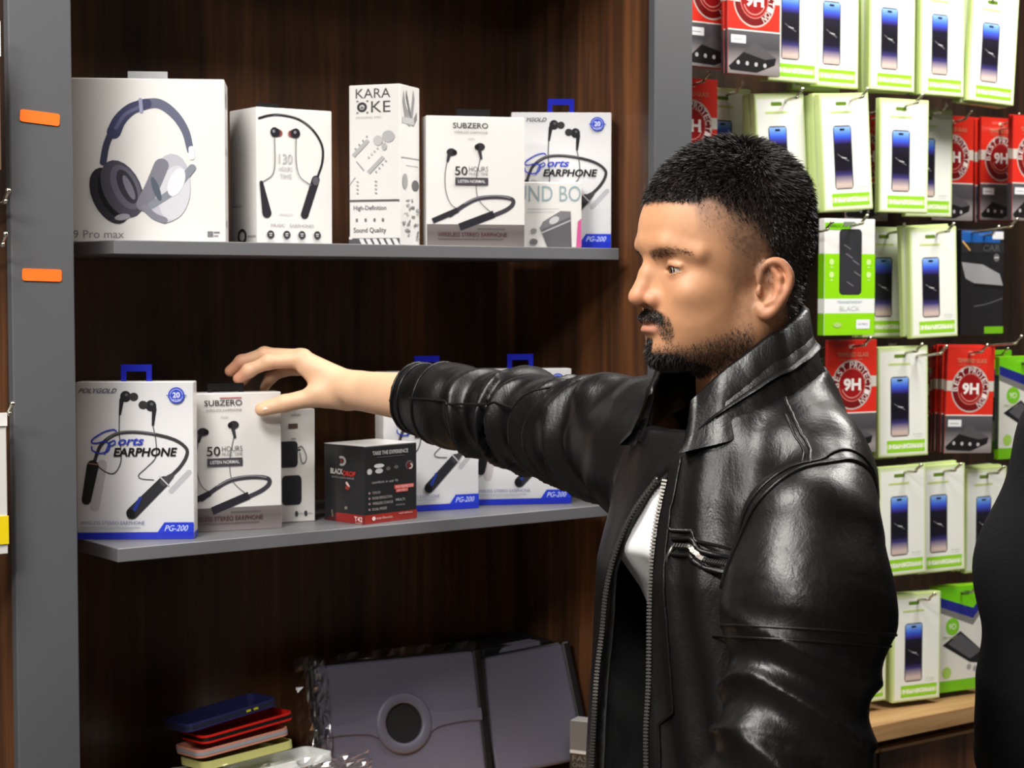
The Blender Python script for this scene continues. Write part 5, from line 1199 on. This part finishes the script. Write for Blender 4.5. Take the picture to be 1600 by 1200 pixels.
def jacket_sdf(p, folds=True):
    q = p.copy(); q[:, 1] = np.abs(p[:, 1]); z = p[:, 2]
    d = loft(p, TZ, [0.162, 0.158, 0.154, 0.160, 0.166, 0.155, 0.120, 0.092, 0.075], [0.156, 0.152, 0.146, 0.135, 0.124, 0.102, 0.084, 0.076, 0.074], [-0.100, -0.100, -0.102, -0.112, -0.126, -0.122, -0.105, -0.092, -0.080], [0.016, 0.016, 0.016, 0.012, 0.006, 0, 0, 0, 0], 2.15)
    d = smin(d, chain(q, [(-0.030, 0.050, 1.476), (-0.012, 0.110, 1.437), (0.018, 0.172, 1.402)], [0.044, 0.045, 0.046], 0.03), 0.030)
    sr, tr, ar = sleeve(p, SL_R, SL_RR); sl, tl, al = sleeve(p, SL_L, SL_LR)
    if folds:
        zt = z
        # slow drape of the body panels
        nb = hash_noise(p * V3(1, 1, 0.35), 15, 21) * 0.0060 + hash_noise(p * V3(1, 1, 0.45), 34, 22) * 0.0022
        nb = nb + np.sin(p[:, 1] * 150 + z * 34 + hash_noise(p, 8, 25) * 2.2) * 0.0026 * smooth01(p[:, 0], 0.05, 0.10) * smooth01(p[:, 1], 0.03, 0.07)
        diag = np.sin((p[:, 1] * 0.5 - z * 0.75 + p[:, 0] * 0.4) * 120 + hash_noise(p, 9, 5) * 2.5) * 0.0022 * smooth01(hash_noise(p, 7, 6), -0.1, 0.5)
        d = d + nb + diag
        # right sleeve: rings of creases gathered around the elbow
        warp = hash_noise(p, 14, 31)
        under = 0.5 - 0.5 * np.sin(ar)                             # stronger beneath
        env = smooth01(tr, 0.10, 0.24) * (1 - smooth01(tr, 0.72, 0.88))
        sr = sr - env * (0.0080 * ridge(tr * 30 + 0.9 * np.cos(ar) + warp * 1.4) + 0.0026 * np.sin(tr * 95 + 2.0 * np.cos(ar) + warp * 3)) * (0.5 + 0.7 * under)
        sr = sr - 0.0055 * np.exp(-((tr - 0.10) / 0.05) ** 2) * np.clip(np.sin(ar), 0, 1) * (1 + 0.6 * np.sin(ar * 7))     # puckered shoulder head
        sr = sr + hash_noise(p, 30, 8) * 0.0012 * (1 - smooth01(tr, 0.84, 0.88))
        # left sleeve: soft folds, deeper ones behind the elbow
        w2 = hash_noise(p, 11, 41)
        el = np.exp(-((tl - 0.42) / 0.20) ** 2)
        sl = sl - (0.0022 + 0.0036 * el) * ridge(tl * 29 + 1.6 * np.cos(al + 0.6) + w2 * 1.6) * smooth01(tl, 0.10, 0.25) + hash_noise(p * V3(1, 1, 0.6), 22, 43) * 0.0022
    sr = smin(sr, ell(p, (0.022, -0.232, 1.478), (0.030, 0.028, 0.026)), 0.022)          # leather bunched on the shoulder
    d = smin(d, sr, 0.028)
    d = smin(d, sl, 0.010)
    return d, tr, tl
def jacket_shell(p):
    d, tr, tl = jacket_sdf(p)
    z = p[:, 2]
    inner = d + 0.012
    # sleeves stay closed except at the cuffs; the trunk opens at the front and the hem
    arm = (p[:, 1] < -0.24) | (p[:, 1] > 0.235)
    sh = smax(d, -inner, 0.003)
    ny, fy = near_panel_y(z), far_panel_y(z)
    gap = np.maximum(np.maximum(p[:, 1] - ny, fy - p[:, 1]), 0.012 - p[:, 0])
    sh = smax(sh, -gap, 0.004)
    neck = np.sqrt(((p[:, 0] - 0.004) / 0.090) ** 2 + (p[:, 1] / 0.080) ** 2)
    nk = np.maximum((neck - 1) * 0.08, 1.462 - z)
    sh = smax(sh, -nk, 0.003)
    sh = smax(sh, np.where(np.abs(p[:, 1]) < 0.125, z - (1.524 - 0.36 * np.maximum(p[:, 0] + 0.07, 0)), -1).astype(f32), 0.003)      # the collar stands above this line
    ax = V3(*WRIST) - V3(*ELBOW_R); ax /= np.linalg.norm(ax); cut = (p - V3(*CUFF_R)) @ ax
    sh = smax(sh, np.where(p[:, 1] < -0.4, cut, -1).astype(f32), 0.002)
    axl = V3(*WRIST_L) - V3(*ELBOW_L); axl /= np.linalg.norm(axl); cutl = (p - V3(*WRIST_L)) @ axl + 0.02
    sh = smax(sh, np.where((z < 1.06) & (p[:, 0] > 0.16), cutl, -1).astype(f32), 0.002)
    sh = smax(sh, 0.86 - z, 0.003)
    return sh
jV, jF = surface_nets(jacket_shell, (-0.20, -0.70, 0.84), (0.30, 0.345, 1.56), 0.0036, 1.8)
jV = relax(jV, jF, 1, 0.5)
jacket = np_mesh('jacket', jV, jF, LEATHER, man)
jacket['label'] = 'glossy black leather jacket with open front zip'
bvh = BVHTree.FromPolygons([Vector(v) for v in jV], [tuple(f) for f in jF])
def snap(pts, lift=0.0):
    out = []
    for q in pts:
        co, no, i, dst = bvh.find_nearest(Vector(q)); out.append(co + no * lift)
    return out
def on_outer(x, y, z):
    """surface point seen from outside along the horizontal from the trunk axis"""
    o = Vector((-0.01, 0.0, z)); dvec = Vector((x, y, z)) - o; hit = bvh.ray_cast(o + dvec.normalized() * 0.5, -dvec.normalized())
    return hit[0] if hit[0] else Vector((x, y, z))

# collar: a folded stand-up band round the neck, open at the throat
def band(name, r0, zt, zb, thick, a0, a1, m, flare=0.0, n=48, parent=jacket):
    V = []; Fc = []
    for i in range(n + 1):
        a = math.radians(a0 + (a1 - a0) * i / n)              # 0 = back of neck, + = his left
        ca, sa = math.cos(a), math.sin(a)
        rx = r0[0] if ca > 0 else r0[1]
        wob = 0.0015 * math.sin(a * 9) + 0.001 * math.sin(a * 17 + 1)
        for (zz, rad, th) in ((zb(a), flare, 0), ((zb(a) + zt(a)) / 2, flare * 0.35, 0), (zt(a) - 0.003, 0.0, 0), (zt(a), -0.002, -0.5), (zt(a) - 0.003, 0.0, -1), ((zb(a) + zt(a)) / 2, flare * 0.3, -1), (zb(a), flare * 0.6, -1)):
            k = th * thick + rad + wob
            V.append((0.004 - ca * (rx + k), sa * (r0[2] + k), zz))
    P = 7
    for i in range(n):
        for j in range(P - 1): Fc.append((i * P + j, i * P + j + 1, (i + 1) * P + j + 1, (i + 1) * P + j))
    Fc += [tuple(range(P)), tuple(range(n * P, n * P + P))[::-1]]
    return mesh_obj(name, V, Fc, m, parent, True)
cz_t = lambda a: float(np.interp(abs(math.degrees(a)), [0, 45, 95, 126, 150], [1.592, 1.582, 1.556, 1.524, 1.494]))
cz_b = lambda a: float(np.interp(abs(math.degrees(a)), [0, 45, 95, 126, 150], [1.515, 1.503, 1.475, 1.458, 1.446]))
band('collar', (0.072, 0.088, 0.078), cz_t, cz_b, 0.009, -150, 150, LEATHER, flare=0.018)
band('collar_fold', (0.076, 0.092, 0.082), lambda a: cz_t(a) - 0.024, lambda a: cz_b(a) - 0.004, 0.007, -150, 150, LEATHER, flare=0.022)
band('collar_seam', (0.0800, 0.096, 0.086), lambda a: cz_t(a) - 0.034, lambda a: cz_t(a) - 0.040, 0.004, -150, 150, LEATHER, flare=0.004)

# zips along both front edges
def zip_line(name, pts, r=0.0019, m=ZIP_M, teeth=True, parent=jacket):
    pts = [tuple(q) for q in spline([tuple(q) for q in pts], 6)]
    o = tube(name, pts, r * 0.7, m, parent, 6)
    if teeth:
        V = []; Fc = []; acc = 0
        for i in range(len(pts) - 1):
            a, b = Vector(pts[i]), Vector(pts[i + 1]); L = (b - a).length; k = max(1, int(L / 0.0032)); t = (b - a).normalized(); u = t.orthogonal().normalized(); v = t.cross(u)
            for s_ in range(k):
                c = a.lerp(b, (s_ + 0.5) / k); q0 = len(V)
                for (x, y, z) in ((-1, -1, -1), (1, -1, -1), (1, 1, -1), (-1, 1, -1), (-1, -1, 1), (1, -1, 1), (1, 1, 1), (-1, 1, 1)): V.append(c + t * (x * 0.0009) + u * (y * r * 1.3) + v * (z * r * 1.3))
                Fc += [tuple(q0 + j for j in f) for f in ((0, 3, 2, 1), (4, 5, 6, 7), (0, 1, 5, 4), (1, 2, 6, 5), (2, 3, 7, 6), (3, 0, 4, 7))]
        tt = mesh_obj('zip_teeth', V, Fc, m, o); tt['kind'] = 'stuff'
    return o
ZS = np.linspace(1.415, 0.90, 14)
def edge_point(y, z):
    hit = bvh.ray_cast(Vector((0.4, y, z)), Vector((-1, 0, 0))); return hit[0] if hit[0] else Vector((0.1, y, z))
zip_line('front_zip', [edge_point(float(near_panel_y(np.array([z]))[0]) + 0.005, z) + Vector((0.001, -0.003, 0)) for z in ZS])
zip_line('front_zip', [edge_point(float(far_panel_y(np.array([z]))[0]) - 0.005, z) + Vector((0.001, 0.003, 0)) for z in ZS])
# seams as raised piping
def piping(name, pts, r=0.0020, lift=0.0004, parent=jacket):
    return tube(name, snap([tuple(q) for q in spline(pts, 8)], lift), r, LEATHER, parent, 6)
piping('shoulder_seam', [(0.130, 0.150, 1.330), (0.118, 0.165, 1.380), (0.090, 0.188, 1.425), (0.045, 0.198, 1.450), (-0.005, 0.192, 1.440), (-0.05, 0.185, 1.40), (-0.07, 0.18, 1.34)], 0.0024)
piping('shoulder_seam', [(0.130, 0.142, 1.335), (0.116, 0.155, 1.386), (0.087, 0.176, 1.433), (0.044, 0.186, 1.459), (-0.007, 0.180, 1.450), (-0.055, 0.172, 1.41)], 0.0016)
piping('yoke_seam', [(0.050, 0.188, 1.460), (0.036, 0.150, 1.480), (0.020, 0.115, 1.495), (0.010, 0.095, 1.500)], 0.0018)
piping('yoke_seam', [(0.058, 0.186, 1.458), (0.044, 0.150, 1.476), (0.028, 0.115, 1.492)], 0.0014)
piping('placket_seam', [(0.15, float(near_panel_y(np.array([z]))[0]) + 0.030, z) for z in np.linspace(1.46, 0.92, 9)], 0.0018)
piping('chest_seam', [(0.16, 0.062, 1.385), (0.15, 0.10, 1.378), (0.13, 0.14, 1.372)], 0.0020)
def sleeve_ring(name, c, ax, a0, a1, r=0.0016):
    """half ring of stitching round a sleeve: rays shot inwards at its axis"""
    c = Vector(c); ax = Vector(ax).normalized(); u = ax.cross(Vector((1, 0, 0))).normalized(); v = ax.cross(u); pts = []
    for k in range(25):
        an = math.radians(a0 + (a1 - a0) * k / 24); dv = u * math.cos(an) + v * math.sin(an); hit = bvh.ray_cast(c + dv * 0.14, -dv)
        if hit[0]: pts.append(hit[0] + dv * 0.0002)
    return tube(name, pts, r, LEATHER, jacket, 6)
AXL = (0.017, 0.017, -0.12)
for dz in (0.0, 0.010): sleeve_ring('sleeve_seam', (0.068 - dz * 0.14, 0.214 - dz * 0.14, 1.285 + dz), AXL, 0, 360)
piping('sleeve_seam', [(-0.05, -0.20, 1.46), (-0.02, -0.30, 1.49), (0.06, -0.40, 1.47), (0.09, -0.50, 1.465), (0.10, -0.58, 1.462)], 0.0016)
for k in (0.0, 0.012, 0.045):
    c = np.array(CUFF_R) - k * np.array((0.35, -0.93, 0.08)); ax = np.array(WRIST) - np.array(ELBOW_R); ax /= np.linalg.norm(ax); u = np.cross(ax, (0, 0, 1)); u /= np.linalg.norm(u); v = np.cross(u, ax)
    pts = snap([tuple(c - ax * 0.004 + (u * math.cos(t) + v * math.sin(t)) * 0.06) for t in np.linspace(0, 6.2832, 33)], 0.0003)
    tube('cuff_seam', pts, 0.0022, LEATHER, jacket, 6)
pz = snap([tuple(q) for q in spline([(0.140, 0.078, 1.363), (0.130, 0.105, 1.357), (0.115, 0.135, 1.349)], 8)], 0.0015)
zip_line('pocket_zip', pz, 0.0016)
piping('pocket_welt', [(0.142, 0.076, 1.371), (0.132, 0.105, 1.365), (0.117, 0.137, 1.357)], 0.0028); piping('pocket_welt', [(0.140, 0.078, 1.355), (0.130, 0.105, 1.349), (0.113, 0.135, 1.341)], 0.0028)
tube('zip_pull', [pz[0], pz[0] + Vector((0.004, -0.004, -0.010)), pz[0] + Vector((0.003, -0.008, -0.030))], 0.0022, ZIP_M, jacket, 6)

# T-shirt
def tee_sdf(p):
    d = loft(p, [0.86, 1.00, 1.20, 1.29, 1.34, 1.40, 1.45, 1.49], [0.130, 0.125, 0.125, 0.130, 0.135, 0.120, 0.090, 0.070], [0.020, 0.020, 0.022, 0.070, 0.112, 0.098, 0.074, 0.066], [-0.070, -0.070, -0.074, -0.084, -0.095, -0.095, -0.085, -0.075])
    d = d + np.sin(p[:, 1] * 110 + p[:, 2] * 25 + hash_noise(p, 10, 51) * 2) * 0.0015
    neck = np.sqrt(((p[:, 0] + 0.0) / 0.115) ** 2 + (p[:, 1] / 0.095) ** 2)
    d = smax(d, -np.maximum((neck - 1) * 0.09, 1.412 - p[:, 2]), 0.004)
    return d
tV, tF = surface_nets(tee_sdf, (-0.15, -0.19, 0.84), (0.14, 0.19, 1.51), 0.006, 1.8)
np_mesh('t_shirt', relax(tV, tF, 1), tF, TEE, man)['label'] = 'white t-shirt showing in the jacket opening'

def legs(parent, m_t, m_s):
    def tro(p):
        q = p.copy(); q[:, 1] = np.abs(p[:, 1])
        d = ell(p, (-0.025, 0, 0.93), (0.115, 0.165, 0.12)); d = smin(d, chain(q, [(-0.02, 0.088, 0.90), (-0.01, 0.10, 0.50), (-0.035, 0.105, 0.07)], [0.092, 0.072, 0.066], 0.03), 0.03)
        d = d + hash_noise(p, 18, 61) * 0.003
        return np.maximum(np.maximum(d, 0.055 - p[:, 2]), p[:, 2] - 0.98)
    v, f = surface_nets(tro, (-0.18, -0.21, 0.03), (0.14, 0.21, 1.0), 0.010, 1.7); np_mesh('trousers', relax(v, f, 1), f, m_t, parent)
    for s in (1, -1):
        def sh(p):
            d = chain(p, [(-0.06, s * 0.103, 0.045), (0.03, s * 0.108, 0.042), (0.115, s * 0.116, 0.034)], [0.044, 0.045, 0.036], 0.03); d = smin(d, cone(p, (-0.045, s * 0.104, 0.05), (-0.035, s * 0.105, 0.09), 0.042, 0.038), 0.03)
            return np.maximum(d, 0.001 - p[:, 2])
        v, f = surface_nets(sh, (-0.13, s * 0.11 - 0.07, 0.0 - 0.01), (0.18, s * 0.11 + 0.07, 0.12), 0.005, 1.6); np_mesh('shoe', relax(v, f, 1), f, m_s, parent)
legs(man, TROUSER, SHOE)

# ------------------------------------------------------------------ the second person, back to us at the right edge
per = empty('person', (1.704, 1.042, 0.0), math.radians(54)); per.scale = (1.03, 1.03, 1.03); tag(per, 'person in a black knitted sweater cut off by the right picture edge', 'person')
KNIT = mat('black_knit', (17, 17, 19), 0.92, spec=0.2, bump=(260, 0.5, 0.0015))
OS_L = (-0.01, 0.185, 1.40); OE_L = (-0.01, 0.216, 1.12); OW_L = (0.14, 0.195, 0.92)
def other_body(p):
    q = p.copy(); q[:, 1] = np.abs(p[:, 1])
    d = ell(p, (-0.02, 0, 1.27), (0.09, 0.15, 0.19)); d = smin(d, ell(p, (-0.02, 0, 1.0), (0.09, 0.14, 0.15)), 0.08); d = smin(d, cone(p, (-0.02, 0, 1.38), (-0.015, 0, 1.50), 0.08, 0.055), 0.05)
    d = smin(d, chain(q, [OS_L, OE_L, OW_L], [0.045, 0.036, 0.028], 0.03), 0.03)
    for k in range(4):
        b = np.array(OW_L) + np.array((0.055, -0.022 + 0.015 * k - 0.0, -0.062)); d = smin(d, cone(q, OW_L, tuple(b), 0.022, 0.012), 0.012)
        d = smin(d, chain(q, [tuple(b), tuple(b + np.array((0.022, 0, -0.036))), tuple(b + np.array((0.022, -0.004, -0.062)))], [0.0105, 0.0095, 0.008], 0.004), 0.004)
    tb = np.array(OW_L); d = smin(d, chain(q, [tuple(tb + np.array((0.02, -0.02, -0.02))), tuple(tb + np.array((0.06, -0.045, -0.035))), tuple(tb + np.array((0.085, -0.045, -0.06)))], [0.014, 0.0115, 0.009], 0.006), 0.01)
    d = smin(d, chain(q, [(-0.02, 0.085, 0.92), (-0.01, 0.10, 0.50), (-0.035, 0.105, 0.10)], [0.076, 0.052, 0.04], 0.03), 0.04); d = smin(d, cone(q, (-0.035, 0.105, 0.065), (0.10, 0.115, 0.04), 0.04, 0.028), 0.03)
    return d
oV, oF = surface_nets(other_body, (-0.15, -0.34, 0.0), (0.27, 0.34, 1.52), 0.007, 1.6)
OH = np.array([0.005, 0.0, 1.60])
ob = np_mesh('body', np.concatenate([hV + OH, oV]), np.concatenate([hF, oF + len(hV)]), SKIN, per)
C2, _m = skin_colors(hV); C2 = paint(C2, eyebrow_mask(hV) * 0.42, (74, 52, 40)); C2 = paint(C2, hm_core * (1 - ear_y), (34, 26, 22))
color_attr(ob, np.concatenate([np.concatenate([C2, np.tile(hand_c, (len(oV), 1))]), np.ones((len(hV) + len(oV), 1))], 1))
sV, sF = strands(hV, hN, hm_core * (1 - ear_y) + 1e-9, 12000, lambda b: 0.008 + 0.012 * smooth01(b[:, 2], 0.03, 0.1), 0.0006, topf, rng, 0.4, 0.5); np_mesh('hair', sV + OH, sF, HAIR_M, per)
for s in (1, -1):
    bm = bmesh.new(); bmesh.ops.create_uvsphere(bm, u_segments=20, v_segments=12, radius=0.0120); e2 = bm_obj('eye', bm, mat('eye_white', (182, 170, 158), 0.2), per, True); e2.location = OH + np.array((EYE_C[0], s * EYE_C[1], EYE_C[2]))
    V = [(0.01205 * math.cos(0.45), 0.0, 0.0)] + [(0.0121 * math.cos(0.45), 0.0121 * math.sin(0.45) * math.cos(6.2832 * k / 16), 0.0121 * math.sin(0.45) * math.sin(6.2832 * k / 16)) for k in range(16)]; V[0] = (0.0124, 0, 0)
    mesh_obj('iris', V, [(0, 1 + k, 1 + (k + 1) % 16) for k in range(16)], mat('eye_iris', (52, 34, 24), 0.08), e2, True)
def sweater(p):
    q = p.copy(); q[:, 1] = np.abs(p[:, 1])
    d = loft(p, [0.82, 0.95, 1.10, 1.25, 1.36, 1.42, 1.47, 1.51], [0.185, 0.182, 0.178, 0.186, 0.192, 0.175, 0.125, 0.075], [0.125, 0.125, 0.122, 0.125, 0.118, 0.10, 0.080, 0.066], [-0.135, -0.135, -0.132, -0.138, -0.138, -0.125, -0.105, -0.085])
    d = smin(d, cone(q, (-0.02, 0.06, 1.455), (-0.012, 0.175, 1.405), 0.05, 0.062), 0.05)
    s, t, a_ = sleeve(q, [(-0.012, 0.170, 1.395), (-0.015, 0.212, 1.28), OE_L, OW_L], [0.070, 0.066, 0.060, 0.044]); s = s - 0.003 * ridge(t * 16 + np.cos(a_) + hash_noise(p, 12, 71)) * smooth01(t, 0.2, 0.4)
    d = smin(d + hash_noise(p, 14, 72) * 0.004, s, 0.02)
    ax = V3(*OW_L) - V3(*OE_L); ax /= np.linalg.norm(ax); d = smax(d, np.where(q[:, 1] > 0.19, (q - V3(*OW_L)) @ ax + 0.005, -1).astype(f32), 0.002)
    d = smax(d, -np.maximum((np.sqrt(((p[:, 0] + 0.01) / 0.066) ** 2 + (p[:, 1] / 0.066) ** 2) - 1) * 0.066, 1.47 - p[:, 2]), 0.004)
    return d
v, f = surface_nets(sweater, (-0.19, -0.34, 0.80), (0.22, 0.34, 1.53), 0.006, 1.7); np_mesh('sweater', relax(v, f, 2), f, KNIT, per)['label'] = 'black knitted sweater'
legs(per, TROUSER, SHOE)
